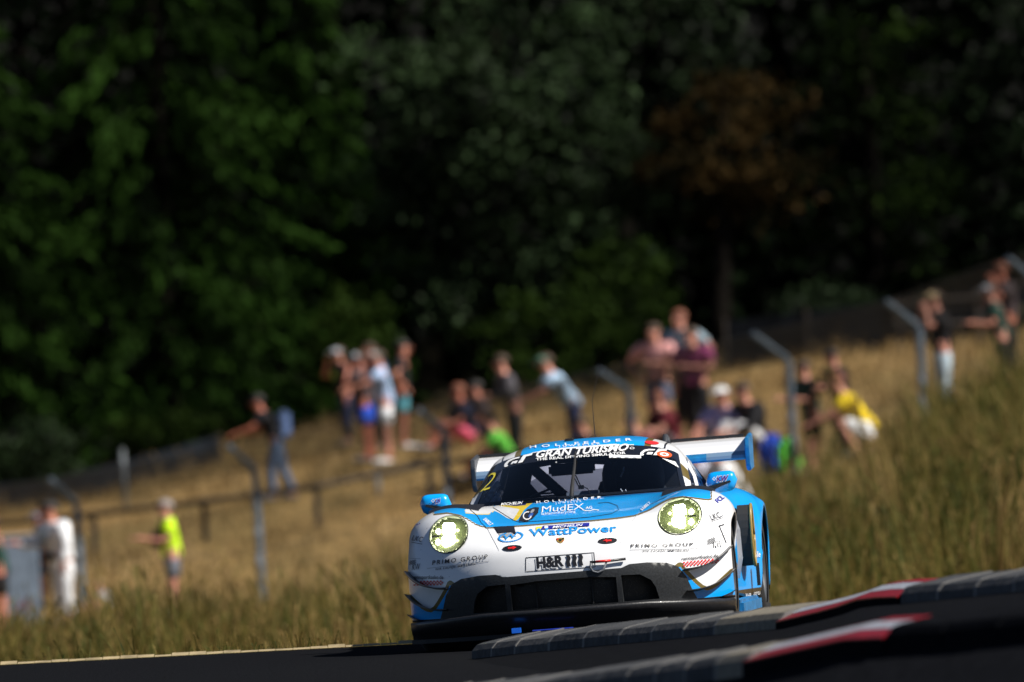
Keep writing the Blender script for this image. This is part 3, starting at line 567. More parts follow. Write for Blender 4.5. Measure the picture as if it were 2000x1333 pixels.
def bag(o, J, m, size=(.16, .30, .40), dx=-.2):
    c = (J['ch'] + J['sp']) / 2; return child_box(o, 'backpack', c + [dx, 0, .0], size, m, .05)
# far left
o, J = person(8, 1240, 159.5, 180, 'cropped man in dark green shirt at the left frame edge', DGRN, BLK, armL='fwd', armR='fwd', hair='brown', lean=6, H=1.64)
o, J = person(128, 1228, 160.5, 205, 'black haired man all in white with a dark belt bag beside the leftmost post', WHT, ('white_trousers', (.70, .72, .76)), armL='down', armR='fwd', hair='black', sleeve='long', shorts=False, lean=8, H=1.72, bulk=1.3)
child_box(o, 'belt_bag', J['pel'] + [.13, 0, .03], (.10, .22, .10), M_matt); child_box(o, 'chest_print', J['ch'] + [.135, 0, -.08], (.012, .15, .24), mat('print_grey_blue', (.28, .36, .42), .8), .004)
person(92, 1215, 166.0, 200, 'person in a blue grey cap half hidden behind the white dressed man', NVY, BLK, cap=('blue_grey', (.14, .19, .28)), H=1.34)
person(212, 1248, 159.5, 200, 'small crouching child in a pale striped shirt low in the grass', LGRY, BLK, legs='crouch', armL='knees', armR='knees', H=1.0, hair='fair', skin=1, lean=12)
o, J = person(343, 1208, 161.2, 190, 'grey haired man in bright yellow shirt and grey shorts with a black camera bag', HIV, GRY, armL='fwd', armR='fwd', hair='grey', lean=3, skin=1, H=1.62, bulk=1.1)
child_box(o, 'camera_bag', J['sp'] + [.16, .03, .06], (.12, .20, .26), M_matt, .03); MB().tube([J['sp'] + [.16, .1, .15], J['shL'] + [.06, -.05, .07], J['shL'] + [-.07, -.06, .04], J['sp'] + [-.12, 0, .1]], .014, 6).build('bag_strap', M_matt, o)
# slope, left of the car
o, J = person(548, 980, None, 185, 'man in black shirt and jeans with a blue white backpack leaning forward', BLK, JEAN, armL='reach', armR='fwd', lean=22, shorts=False, hair='black', skin=2, legs='step', H=1.66)
bag(o, J, mat('backpack_blue_stripe', (.10, .16, .32), .8, noise=.6, scale=9), (.17, .28, .46), -.22)
o, J = person(680, 872, None, 200, 'man in black with a lime green shirt print at the left of the standing group', BLK, NVY, armL='down', armR='face', cap=LGRY, hair='brown', shorts=False, lean=5, H=1.60)
child_box(o, 'shirt_print', J['ch'] + [.125, 0, -.05], (.012, .18, .12), mat('print_lime', (.35, .50, .08), .8), .004)
person(722, 905, None, 170, 'person in royal blue shorts and dark top in the middle of the standing group', BRN, ROY, armL='face', armR='face', hair='brown', cap=LGRY, skin=2, H=1.70)
person(738, 882, None, 230, 'red faced man in dark jacket at the back of the standing group', NVY, BLK, armL='cross', armR='cross', sleeve='long', shorts=False, skin=2, H=1.72)
person(760, 908, None, 182, 'man in light blue shirt, white shorts and white shoes with arms raised', LBL, WHT, armL='reach', armR='face', cap=('pale_grey_cap', (.40, .40, .38)), lean=5, shoe=(.75, .75, .78), skin=1, H=1.74)
o, J = person(790, 880, None, 0, 'man in black shirt and teal shorts at the right of the standing group', BLK, TEAL, armL='hip', armR='hip', hair='black', shoe=(.75, .75, .78), H=1.70)
person(918, 872, None, 200, 'red faced seated person in navy shirt and pink shorts', NVY, PNK, legs='sit', armL='knees', armR='knees', skin=2, lean=10, hair='red')
person(958, 864, None, 190, 'seated person in dull rose shirt between the navy and the grey shirted people', BRN, NVY, legs='sit', armL='fwd', armR='knees', lean=14, hair='black', sleeve='short')
person(1012, 925, None, 195, 'man in dark grey shirt with folded arms, right of the rose shirted person', ('charcoal', (.07, .065, .075)), BLK, armL='cross', armR='cross', lean=12, shorts=False, hair='brown', skin=1, sleeve='long')
person(1004, 930, None, 180, 'person in bright green shirt sitting just above the car roof line', GRN, BLK, legs='sit', armL='knees', armR='knees', lean=25, hair='brown', H=1.85)
person(1128, 925, None, 185, 'man in green cap and sky blue shirt leaning forward on his forearms', SKY, NVY, armL='reach', armR='reach', lean=30, cap=SGRN, shorts=False, skin=1, H=1.84)
person(1186, 926, None, 190, 'dark clothed seated person with bowed head right of the green cap man', BLK, BLK, legs='sit', armL='knees', armR='knees', lean=30, hair='brown', skin=1, H=1.7)
# behind the rear wing
person(1292, 868, None, 250, 'woman in pale pink top with folded arms, left of the pink standing pair', ROSE, JEAN, armL='cross', armR='hip', hair='brown', skin=1, H=1.78)
person(1345, 850, None, 235, 'tall man in pale blue grey shirt at the back of the pink standing pair', ('pale_blue_grey', (.26, .34, .40)), BLK, armL='hip', armR='cross', skin=1, hair='red', H=1.86, shorts=False)
person(1366, 872, None, 245, 'standing person in magenta shirt and black trousers', MAG, BLK, armL='cross', armR='down', skin=1, hair='brown', H=1.74, shorts=False)
person(1318, 890, None, 200, 'seated person in burgundy top below the pink standing pair', BURG, BRN, legs='sit', armL='knees', armR='knees', hair='red', skin=1, lean=16, H=1.8)
person(1268, 941, None, 215, 'seated person with bare pink arms at the roof edge, left of the burgundy top', ('dark_rose', (.14, .05, .05)), BLK, legs='sit', armL='knees', armR='knees', hair='brown', skin=1, lean=18, H=1.9)
person(1426, 892, None, 235, 'seated person in white cap and lilac white shirt above the wing', LIL, WHT, legs='sit', armL='knees', armR='knees', cap=('white_cap', (.80, .80, .80)), skin=1, lean=8, H=1.9)
person(1482, 885, None, 215, 'seated man in black jacket with pale grey sleeve beside the white cap', BLK, ('pale_trousers', (.50, .50, .52)), legs='sit', armL='knees', armR='cross', sleeve='long', shorts=False, skin=1, lean=16, H=1.95)
person(1372, 1005, None, 220, 'person in pale lilac shirt sitting low behind the rear wing', ('pale_lilac', (.55, .54, .66)), BRN, legs='sit', armL='knees', armR='knees', hair='brown', skin=2, lean=14, H=1.9)
person(1452, 1008, None, 200, 'person in white shirt and white trousers sitting low beside the right mirror', ('bright_white', (.78, .78, .80)), ('off_white', (.66, .66, .68)), legs='sit', armL='knees', armR='knees', hair='grey', skin=0, lean=28, shorts=False, H=2.0)
def rucksack(px, py, d, col, label, s=1.0):
    p = hit_ground(px, py, 158); m = cloth(*col); root = empty('rucksack', p, radians(random.uniform(0, 60))); tag(root, label, 'rucksack')
    MB().box((0, 0, .26 * s), (.30 * s, .20 * s, .52 * s)).build('main_bag', m, root, bevel=.07 * s); MB().box((0, -.13 * s, .17 * s), (.22 * s, .09 * s, .24 * s)).build('front_pocket', m, root, bevel=.03 * s)
    MB().tube([(-.05 * s, 0, .50 * s), (0, 0, .56 * s), (.05 * s, 0, .50 * s)], .012).build('handle', M_matt, root)
    for sx_ in (-1, 1): MB().tube([(sx_ * .09 * s, .10 * s, .48 * s), (sx_ * .10 * s, .16 * s, .30 * s), (sx_ * .09 * s, .10 * s, .08 * s)], .015).build('strap', M_matt, root)
rucksack(1512, 935, 164.2, ROY, 'royal blue rucksack standing left of the bent post behind the wing', 1.25); rucksack(1540, 940, 164.6, GRN, 'green rucksack right behind the royal blue one', 1.2)
# right of the car
person(1592, 925, 165.0, 205, 'man in dark cap and dark green shirt with black shorts at the right', DGRN, BLK, armL='fwd', armR='fwd', cap=BLK, lean=6, skin=1, H=1.64)
person(1652, 930, 164.6, 210, 'man in black cap and black jacket looking down at his hands', BLK, BLK, armL='fwd', armR='cross', cap=BLK, lean=8, skin=1, sleeve='long', shorts=False, H=1.66)
o, J = person(1700, 925, 163.0, 180, 'person crouching forward in a yellow and white jersey with bare arms', ('yellow_jersey', (.72, .52, .02)), WHT, legs='crouch', armL='reach', armR='reach', lean=30, hair='red', skin=1, H=1.9)
child_box(o, 'white_panel', (J['sp'] + J['pel']) / 2 + [.12, 0, .0], (.10, .24, .22), mat('jersey_white', (.7, .7, .76), .8), .03)
person(1848, 818, 165.5, 195, 'man in tan cap, black shirt and pale jeans holding his hands to his face', BLK, LJEAN, armL='face', armR='face', cap=TAN, shorts=False, skin=1, H=1.78)
person(1978, 775, 166.5, 200, 'brown haired person with raised hand in the upper right corner group', BRN, BLK, armL='face', armR='cross', hair='red', skin=2, shorts=False, H=1.75)
person(1966, 812, 164.5, 185, 'dark green dressed person with pale cap at the right frame edge', DGRN, BLK, armL='fwd', armR='cross', cap=LGRY, shorts=False, lean=10, skin=1, H=1.66)
# propped board at the far left
q = at(50, 1225, 162.5); z = tz(q[0], q[1]); b0 = empty('display_board', (q[0], q[1], z)); tag(b0, 'blue grey board with red scrawl propped up at the far left', 'board')
MB().box((0, 0, .66), (.50, .03, 1.28)).build('panel', mat('board_blue_grey', (.16, .21, .28), .7, noise=.25, scale=5), b0, bevel=.006); MB().box((0, -.004, 1.32), (.52, .05, .035)).build('top_edge', mat('board_edge', (.45, .40, .36), .8), b0)
MB().tube([(-.12, -.02, .18), (-.02, -.02, .36), (-.08, -.02, .30), (.06, -.02, .44), (.0, -.02, .20), (.14, -.02, .34)], .010, 5).build('red_scrawl', mat('scrawl_red', (.30, .04, .06), .8), b0)
for sx_ in (-.2, .2): MB().box((sx_, .12, .32), (.04, .04, .75), rotx(radians(18))).build('leg', M_wood, b0)

# ------------------------------------------------------------------ race car
TH, BANK = radians(5.0), radians(1.2)
MC = rotz(-TH) @ roty(-BANK)
OC = at(1095, 1056, 68.4) - MC @ np.array([0, -2.13, .63])
car = empty('race_car', OC)
car.matrix_world = Matrix([[*MC[0], OC[0]], [*MC[1], OC[1]], [*MC[2], OC[2]], [0, 0, 0, 1]])
tag(car, 'light blue and white racing coupe with lit round headlights and tall rear wing', 'car')
CAML = MC.T @ (CAM - OC)
def lray(px, py):
    v = MC.T @ ray(px, py); return v / np.linalg.norm(v)
def loc(px, py, y):
    v = lray(px, py); return CAML + v * ((y - CAML[1]) / v[1])
def lproj(p): return proj(OC + np.asarray(p) @ MC.T)

def spline(P, n):
    """natural cubic spline through P along axis 0, n samples per span"""
    P = np.asarray(P, float); m = len(P); A = np.zeros((m, m)); rhs = np.zeros_like(P); A[0, 0] = A[-1, -1] = 1
    for i in range(1, m - 1):
        A[i, i - 1] = A[i, i + 1] = 1; A[i, i] = 4; rhs[i] = 6 * (P[i + 1] - 2 * P[i] + P[i - 1])
    M2 = np.linalg.solve(A, rhs.reshape(m, -1)).reshape(P.shape)
    t = np.linspace(0, m - 1, (m - 1) * n + 1); i = np.minimum(t.astype(int), m - 2); u = (t - i).reshape(-1, *([1] * (P.ndim - 1)))
    a, c = P[i], P[i + 1]
    return a * (1 - u) + c * u + ((1 - u) ** 3 - (1 - u)) * M2[i] / 6 + (u ** 3 - u) * M2[i + 1] / 6
def net(rows, nu, nv):
    full = []
    for r in rows:
        r = np.array(r, float); l = r[:0:-1].copy(); l[:, 0] *= -1; full.append(np.concatenate([l, r]))
    G = spline(np.array(full), nv)
    return np.swapaxes(spline(np.swapaxes(G, 0, 1), nu), 0, 1)
xs = [0, .2, .4, .55, .7, .83, .92, .965, .985]
yn = np.array([-2.21, -2.2, -2.165, -2.11, -2.02, -1.90, -1.78, -1.69, -1.62])
def row(x, y, z):
    x = xs if x is None else (xs[:5] + list(x)); y = [y] * 9 if np.isscalar(y) else y
    if np.isscalar(z): z = [z] * 9
    return list(zip(x, y, z))
BR = [
    row(None, yn + .03, .20), row(None, yn + .008, .31), row(None, yn, .42), row(None, yn + .018, .515),
    row(None, [-2.15, -2.14, -2.105, -2.05, -1.96, -1.835, -1.71, -1.62, -1.56], [.60, .60, .60, .60, .603, .60, .59, .575, .56]),
    row(None, [-2.05, -2.045, -2.01, -1.955, -1.86, -1.74, -1.63, -1.555, -1.50], [.665, .665, .665, .67, .688, .68, .66, .635, .61]),
    row(None, [-1.86, -1.855, -1.835, -1.79, -1.71, -1.61, -1.52, -1.46, -1.42], [.728, .728, .732, .75, .785, .775, .738, .698, .66]),
    row([.84, .93, .975, .992], [-1.5, -1.5, -1.49, -1.47, -1.44, -1.40, -1.36, -1.33, -1.31], [.782, .782, .786, .81, .85, .838, .79, .742, .695]),
    row([.84, .935, .98, .995], -1.16, [.825, .825, .825, .845, .874, .858, .81, .757, .712]),
    row([.84, .93, .975, .99], [-.95] * 6 + [-.97, -.98, -1.0], [.85, .85, .85, .857, .87, .852, .80, .735, .66]),
    row([.82, .90, .945, .958], [-.78] * 6 + [-.82, -.86, -.90], [.86, .86, .86, .862, .863, .838, .77, .66, .48]),
    row([.80, .86, .89, .91], [-.6] * 6 + [-.7, -.8, -.86], [.865, .865, .865, .863, .856, .82, .73, .52, .19]),
    row([.79, .84, .865, .875], -.2, [.87, .87, .87, .87, .86, .82, .74, .5, .17]),
    row([.80, .86, .89, .895], [.3] * 7 + [.32, .35], [.87, .87, .87, .87, .86, .825, .75, .52, .17]),
    row([.84, .93, .968, .975], [.7] * 7 + [.76, .82], [.87, .87, .87, .87, .865, .836, .76, .54, .18]),
    row([.86, .955, .998, 1.003], [.92] * 7 + [.9, .88], [.87, .87, .87, .87, .868, .845, .782, .66, .46]),
    row([.86, .96, 1.005, 1.012], [1.06] * 7 + [1.04, 1.02], [.87, .87, .87, .87, .867, .845, .785, .71, .64]),
    row([.86, .96, 1.006, 1.014], 1.25, [.87, .87, .87, .868, .862, .84, .785, .75, .725]),
    row([.86, .96, 1.004, 1.01], [1.46] * 7 + [1.47, 1.49], [.865, .865, .865, .86, .85, .825, .77, .70, .64]),
    row([.85, .95, .99, 1.0], [1.6] * 7 + [1.62, 1.64], [.86, .86, .86, .85, .84, .81, .74, .6, .45]),
    row([.84, .93, .97, .98], [1.76] * 7 + [1.74, 1.70], [.85, .85, .85, .84, .83, .80, .72, .5, .2]),
    row([.81, .90, .93, .94], 2.0, [.82, .82, .82, .81, .80, .76, .68, .48, .22]),
    row([.78, .86, .88, .89], 2.2, [.74, .74, .73, .72, .70, .66, .58, .45, .25]),
    row([.78, .85, .87, .88], 2.28, [.55, .55, .55, .55, .54, .5, .45, .36, .24]),
    row([.77, .84, .86, .87], 2.25, [.28, .28, .28, .28, .28, .27, .25, .23, .2]),
]
NV, NU = 9, 12
GB = net(BR, NU, NV); nr, nc = GB.shape[:2]
BV = GB.reshape(-1, 3); bidx = np.arange(nr * nc).reshape(nr, nc)
BF = np.stack([bidx[:-1, :-1], bidx[:-1, 1:], bidx[1:, 1:], bidx[1:, :-1]], -1).reshape(-1, 4)
bvh_body = BVHTree.FromPolygons([Vector(p) for p in BV], [tuple(f) for f in BF])

# greenhouse net: columns centre .. pillar .. belt
GR = [
    [(0, -.80, .845), (.25, -.775, .85), (.46, -.70, .855), (.60, -.60, .858), (.675, -.50, .86), (.705, -.44, .85), (.725, -.42, .82)],
    [(0, -.62, .937), (.25, -.60, .938), (.45, -.53, .935), (.58, -.44, .928), (.655, -.35, .918), (.705, -.27, .885), (.735, -.24, .82)],
    [(0, -.34, 1.065), (.25, -.32, 1.062), (.43, -.265, 1.05), (.555, -.19, 1.025), (.625, -.12, .995), (.695, -.04, .92), (.748, -.02, .82)],
    [(0, -.05, 1.176), (.25, -.035, 1.171), (.42, .01, 1.151), (.53, .06, 1.121), (.60, .12, 1.075), (.68, .17, .96), (.755, .19, .82)],
    [(0, .12, 1.215), (.25, .13, 1.208), (.40, .16, 1.187), (.51, .19, 1.155), (.585, .24, 1.105), (.67, .30, .975), (.76, .32, .82)],
    [(0, .40, 1.232), (.25, .40, 1.225), (.39, .40, 1.202), (.50, .42, 1.165), (.575, .45, 1.11), (.665, .5, .98), (.76, .52, .82)],
    [(0, .75, 1.215), (.25, .75, 1.207), (.38, .75, 1.183), (.48, .75, 1.145), (.555, .77, 1.09), (.65, .8, .97), (.755, .82, .82)],
    [(0, 1.15, 1.12), (.25, 1.15, 1.11), (.36, 1.15, 1.09), (.45, 1.15, 1.055), (.53, 1.16, 1.005), (.62, 1.18, .92), (.73, 1.2, .82)],
    [(0, 1.6, .965), (.22, 1.6, .96), (.34, 1.6, .945), (.43, 1.6, .92), (.50, 1.6, .89), (.59, 1.6, .85), (.68, 1.6, .80)],
    [(0, 2.0, .82), (.22, 2.0, .82), (.34, 2.0, .815), (.42, 2.0, .81), (.50, 2.0, .80), (.58, 2.0, .78), (.64, 2.0, .74)],
]
GN = 10
GG = net(GR, GN, GN); gr, gc = GG.shape[:2]; mid = gc // 2
GV = GG.reshape(-1, 3); gidx = np.arange(gr * gc).reshape(gr, gc)
GF = np.stack([gidx[:-1, :-1], gidx[:-1, 1:], gidx[1:, 1:], gidx[1:, :-1]], -1)
bvh_gh = BVHTree.FromPolygons([Vector(p) for p in GV], [tuple(f) for f in GF.reshape(-1, 4)])
bvh_all = BVHTree.FromPolygons([Vector(p) for p in BV] + [Vector(p) for p in GV], [tuple(f) for f in BF] + [tuple(int(q) + len(BV) for q in f) for f in GF.reshape(-1, 4)])
def cast(px, py, off=.003, bvh=None):
    h = (bvh or bvh_all).ray_cast(Vector(CAML), Vector(lray(px, py)))
    if h[0] is None: return None
    n = h[1] if h[1].dot(Vector(CAML) - h[0]) > 0 else -h[1]
    return np.array(h[0] + n * off)
def casty(x, z, off=.003):
    h = bvh_body.ray_cast(Vector((x, -4, z)), Vector((0, 1, 0)))
    if h[0] is None: return None
    n = h[1] if h[1].y < 0 else -h[1]
    return np.array(h[0] + n * off)

def sdist(P, poly):
    """signed distance (positive inside) of points to polygon"""
    P = np.asarray(P, float); Q = np.asarray(poly, float); d = np.full(len(P), 1e9); ins = np.zeros(len(P), bool)
    for a, c in zip(Q, np.roll(Q, -1, 0)):
        e = c - a; w = P - a; t = np.clip((w @ e) / (e @ e + 1e-12), 0, 1); d = np.minimum(d, np.hypot(*(w - t[:, None] * e).T))
        cond = (a[1] <= P[:, 1]) != (c[1] <= P[:, 1])
        xint = a[0] + (P[:, 1] - a[1]) / (e[1] if abs(e[1]) > 1e-12 else 1e-12) * e[0]
        ins ^= cond & (P[:, 0] < xint)
    return np.where(ins, d, -d)
# ---- livery as signed distances carried by the surface
hood_line = [(848, 1004), (856, 1003), (874, 1001), (900, 1006), (915, 1014), (931, 1024), (951, 1030), (968, 1029.5), (1005, 1027), (1070, 1022), (1155, 1016), (1206, 1011), (1240, 1006), (1268, 995), (1292, 981), (1310, 972.5), (1334, 969), (1358, 972), (1382, 975), (1388, 974)]
blue_hood = hood_line + [(1384, 900), (844, 900)]
corner = [(1328, 1106), (1334, 1115), (1346, 1128), (1359, 1141), (1370, 1150), (1381, 1154), (1392, 1151), (1403, 1144), (1430, 1119), (1470, 1100), (1470, 1260), (1300, 1260), (1300, 1130)]
white1 = [(956, 993), (974, 986), (1017, 994), (1002, 1016), (990, 1012), (976, 1003)]
yel1 = [(972, 984.5), (1000, 981), (1046, 979.5), (1036, 986), (1024, 996), (1011, 1017), (1001, 1017), (1015, 995), (974, 988)]
navy1 = [(974, 985), (1000, 981.5), (1031, 980.5), (1026, 987), (1006, 989)]
white2 = [(908, 1001), (912, 984), (935, 979), (970, 983), (961, 990), (966, 997), (955, 1004), (930, 1004)]
PP = lproj(BV); PM = lproj(BV * [-1, 1, 1])
front = BV[:, 1] < -.52
d_blue = sdist(PP, blue_hood); d_gold = np.minimum(d_blue + 3.2, -d_blue)            # thin gold line under the blue
dc = np.maximum(np.where(BV[:, 0] > .3, sdist(PP, corner), -99), np.where(BV[:, 0] < -.3, sdist(PM, corner), -99))
d_gold = np.maximum(d_gold, np.minimum(dc + 7.5, -dc)); d_blue = np.maximum(d_blue, dc)
w1 = np.maximum(sdist(PP, white1), sdist(PP, white2)); yl = np.maximum(sdist(PP, yel1), np.minimum(sdist(PP, white2) + 1.6, -sdist(PP, white2)))
nv_ = sdist(PP, navy1)
d_blue = np.minimum(d_blue, -w1)
# sides behind the front wheels: white door, gold sweep, blue haunch
yside = (BV[:, 1] - (.05 + .35 * np.clip((.75 - BV[:, 2]) / .5, 0, 1) ** 2)) * 300
low = (.30 - BV[:, 2]) * 300
sb = np.maximum(yside, low); sg = np.minimum(yside + 22, -yside); sg = np.minimum(sg, -low)
k = ~front
d_blue[k] = sb[k]; d_gold[k] = sg[k]; yl[k] = -50; nv_[k] = -50
drk = (.215 - BV[:, 2]) * 300
def paint(name, attrs=True):
    m = bpy.data.materials.new(name); m.use_nodes = True; nt = m.node_tree; b = nt.nodes['Principled BSDF']
    b.inputs['Roughness'].default_value = .32; b.inputs['Coat Weight'].default_value = .5; b.inputs['Coat Roughness'].default_value = .04; b.inputs['Specular IOR Level'].default_value = .35
    prev = None
    rgb = nt.nodes.new('ShaderNodeRGB'); rgb.outputs[0].default_value = (.80, .81, .84, 1); prev = rgb.outputs[0]
    def over(fac, col):
        nonlocal prev
        mx = nt.nodes.new('ShaderNodeMix'); mx.data_type = 'RGBA'; nt.links.new(fac, mx.inputs[0]); nt.links.new(prev, mx.inputs[6]); mx.inputs[7].default_value = (*col, 1); prev = mx.outputs[2]
    for an, col in (('blue', (.0, .34, .86)), ('gold', (.16, .115, .025)), ('yellow', (.85, .62, .03)), ('navy', (.015, .02, .16)), ('dark', (.012, .012, .014))):
        a = nt.nodes.new('ShaderNodeAttribute'); a.attribute_name = an
        g = nt.nodes.new('ShaderNodeMath'); g.operation = 'GREATER_THAN'; g.inputs[1].default_value = 0; nt.links.new(a.outputs['Fac'], g.inputs[0]); over(g.outputs[0], col)
    tc = nt.nodes.new('ShaderNodeTexCoord')
    # stone chips, flies and rubber: sparse dark specks, denser low on the nose
    vo = nt.nodes.new('ShaderNodeTexVoronoi'); vo.inputs['Scale'].default_value = 26; nt.links.new(tc.outputs['Object'], vo.inputs['Vector'])
    n = nt.nodes.new('ShaderNodeTexNoise'); n.inputs['Scale'].default_value = 3.2; n.inputs['Detail'].default_value = 2; nt.links.new(tc.outputs['Object'], n.inputs['Vector'])
    th = nt.nodes.new('ShaderNodeMapRange'); th.inputs[1].default_value = .52; th.inputs[2].default_value = .75; th.inputs[3].default_value = 0.0; th.inputs[4].default_value = .12; nt.links.new(n.outputs[0], th.inputs[0])
    lt = nt.nodes.new('ShaderNodeMath'); lt.operation = 'LESS_THAN'; nt.links.new(vo.outputs['Distance'], lt.inputs[0]); nt.links.new(th.outputs[0], lt.inputs[1])
    sc = nt.nodes.new('ShaderNodeMath'); sc.operation = 'MULTIPLY'; sc.inputs[1].default_value = .75; nt.links.new(lt.outputs[0], sc.inputs[0]); over(sc.outputs[0], (.05, .045, .04))
    # rubber film
    n3 = nt.nodes.new('ShaderNodeTexNoise'); n3.inputs['Scale'].default_value = 7; n3.inputs['Detail'].default_value = 7; n3.inputs['Roughness'].default_value = .7; nt.links.new(tc.outputs['Object'], n3.inputs['Vector'])
    mr = nt.nodes.new('ShaderNodeMapRange'); mr.inputs[1].default_value = .5; mr.inputs[2].default_value = .8; mr.inputs[4].default_value = .10; nt.links.new(n3.outputs[0], mr.inputs[0]); over(mr.outputs[0], (.22, .22, .22))
    nt.links.new(prev, b.inputs['Base Color']); return m
M_paint = paint('race_paint')
bm_attrs = {'blue': d_blue, 'gold': d_gold, 'yellow': yl, 'navy': nv_, 'dark': drk}
M_black = mat('black_carbon', (.012, .012, .014), .42, coat=.2, noise=.3, scale=60, bump=.05)
M_rub = mat('rubber', (.015, .015, .016), .8, noise=.3, scale=30)
M_white = mat('vinyl_white', (.82, .83, .85), .35); M_ink = mat('vinyl_black', (.012, .012, .015), .4); M_lblue = mat('vinyl_blue', (.02, .27, .68), .35)
M_red = mat('vinyl_red', (.65, .02, .02), .35); M_navy = mat('vinyl_navy', (.02, .025, .30), .35); M_gold = mat('vinyl_gold', (.30, .20, .05), .35)
M_purple = mat('vinyl_purple', (.12, .03, .30), .35); M_yel = mat('vinyl_yellow', (.80, .68, .05), .35); M_grey = mat('vinyl_grey', (.30, .31, .33), .4); M_orange = mat('vinyl_orange', (.75, .10, .02), .35)
M_bluep = mat('blue_paint', (.0, .34, .86), .3, coat=.8); M_whitep2 = mat('white_paint', (.8, .81, .84), .3, coat=.8); M_dgrey = mat('dark_grey_metal', (.06, .065, .075), .45, metal=.3)
M_bluedark = mat('blue_vinyl_dark', (.01, .16, .38), .4, noise=.3, scale=14)  # darker mottled blue for skirts, right endplate and wing nose

# intake frame outline (right half traced, mirrored) in (x, z)
def half_xz(pts, y=-2.1):
    out = []
    for p in pts:
        q = cast(*p, off=0, bvh=bvh_body); q = loc(*p, y) if q is None else q; out.append((q[0], q[2]))
    return out
fr = half_xz([(1213, 1110), (1228, 1103), (1262, 1099.5), (1300, 1100), (1322, 1107), (1338, 1126), (1350, 1152), (1358, 1180)])
fr_out = [(0, fr[0][1] - .002)] + fr + [(0, .205)]
frame_poly = [(x, max(z, .205)) for x, z in fr_out[1:-1]]; frame_poly = [(-x, z) for x, z in frame_poly] [::-1][::-1]
R_ = [(x, max(z, .205)) for x, z in fr]
frame_poly = R_ + [(-x, z) for x, z in R_[::-1]]
cxr = loc(1203, 1118, -2.15)[0]; zt = loc(1103, 1131, -2.15)[2]; zb = .236
hole_c = [(-cxr, zt - .012), (-cxr * .5, zt), (cxr * .5, zt), (cxr, zt - .012), (cxr, zb), (-cxr, zb)]
hs = [(cxr + .03, zt - .004), (cxr + .14, zt - .008), (cxr + .20, zt - .045), (cxr + .225, zt - .09), (cxr + .24, zb), (cxr + .03, zb)]
hole_r = hs; hole_l = [(-x, z) for x, z in hs[::-1]]
HL = (.702, .716, .127, .113)       # headlight centre x, z and radii
def head_poly(s, k=1.0, n=40): return [(s * HL[0] + HL[2] * k * cos(2 * pi * i / n), HL[1] + HL[3] * k * sin(2 * pi * i / n)) for i in range(n)]
# body mesh with the openings left out
fc = BV[BF].mean(1)
cut = (sdist(fc[:, [0, 2]], frame_poly) > .012) & (fc[:, 1] < -1.3)
for s in (-1, 1): cut |= (sdist(fc[:, [0, 2]], head_poly(s)) > .008) & (fc[:, 1] < -1.3)
me = np_mesh('body', BV, BF[~cut], True, bm_attrs); me.materials.append(M_paint); body = link('body', me, None, car)
sm = body.modifiers.new('thick', 'SOLIDIFY'); sm.thickness = .012; sm.offset = -1 

def cdt_panel(poly, holes=(), step=.025, surf=casty, off=.004):
    pts = []; edges = []
    def dens(q):
        out = []
        for a, c in zip(q, list(q[1:]) + [q[0]]):
            a = np.array(a); c = np.array(c); n = max(1, int(np.linalg.norm(c - a) / step)); out += [tuple(a + (c - a) * i / n) for i in range(n)]
        return out
    loops = [dens(poly)] + [dens(h) for h in holes]
    for L in loops:
        b0 = len(pts); pts += L; edges += [(b0 + i, b0 + (i + 1) % len(L)) for i in range(len(L))]
    P = np.array(poly); lo, hi = P.min(0), P.max(0)
    gx, gz = np.meshgrid(np.arange(lo[0], hi[0], step), np.arange(lo[1], hi[1], step)); g = np.stack([gx.ravel(), gz.ravel()], -1)
    keep = sdist(g, poly) > step * .4
    for h in holes: keep &= sdist(g, h) < -step * .4
    pts += [tuple(p) for p in g[keep]]
    v2, _, f2, *_ = delaunay_2d_cdt([Vector(p) for p in pts], edges, [], 0, 1e-6)
    v2 = np.array([tuple(v) for v in v2]); f2 = np.array([f for f in f2 if len(f) == 3])
    ctr = v2[f2].mean(1); keep = sdist(ctr, poly) > -1e-4
    for h in holes: keep &= sdist(ctr, h) < 1e-4
    V = [surf(*p, off) for p in v2]
    okv = [q is not None for q in V]; V = [q if q is not None else np.zeros(3) for q in V]
    F2 = [tuple(f) for f in f2[keep] if all(okv[i] for i in f)]
    return V, F2, loops
V, F2, loops = cdt_panel(frame_poly, [hole_c, hole_l, hole_r], .02, casty, .012)
mb = MB(); mb.add(V, F2)
for L in loops[1:]:
    c0 = [casty(*p, .012) for p in L]; n = len(L); mb.add(c0 + [q + [0, .12, 0] for q in c0], [(i, (i + 1) % n, n + (i + 1) % n, n + i) for i in range(n)])
L = loops[0]; c0 = [casty(*p, .012) for p in L]; n = len(L); mb.add(c0 + [q + [0, .03, 0] for q in c0], [(i, (i + 1) % n, n + (i + 1) % n, n + i) for i in range(n)])
frame = mb.build('intake_frame', mat('intake_carbon', (.017, .019, .022), .5, noise=.3, scale=80, bump=.08), car, True)
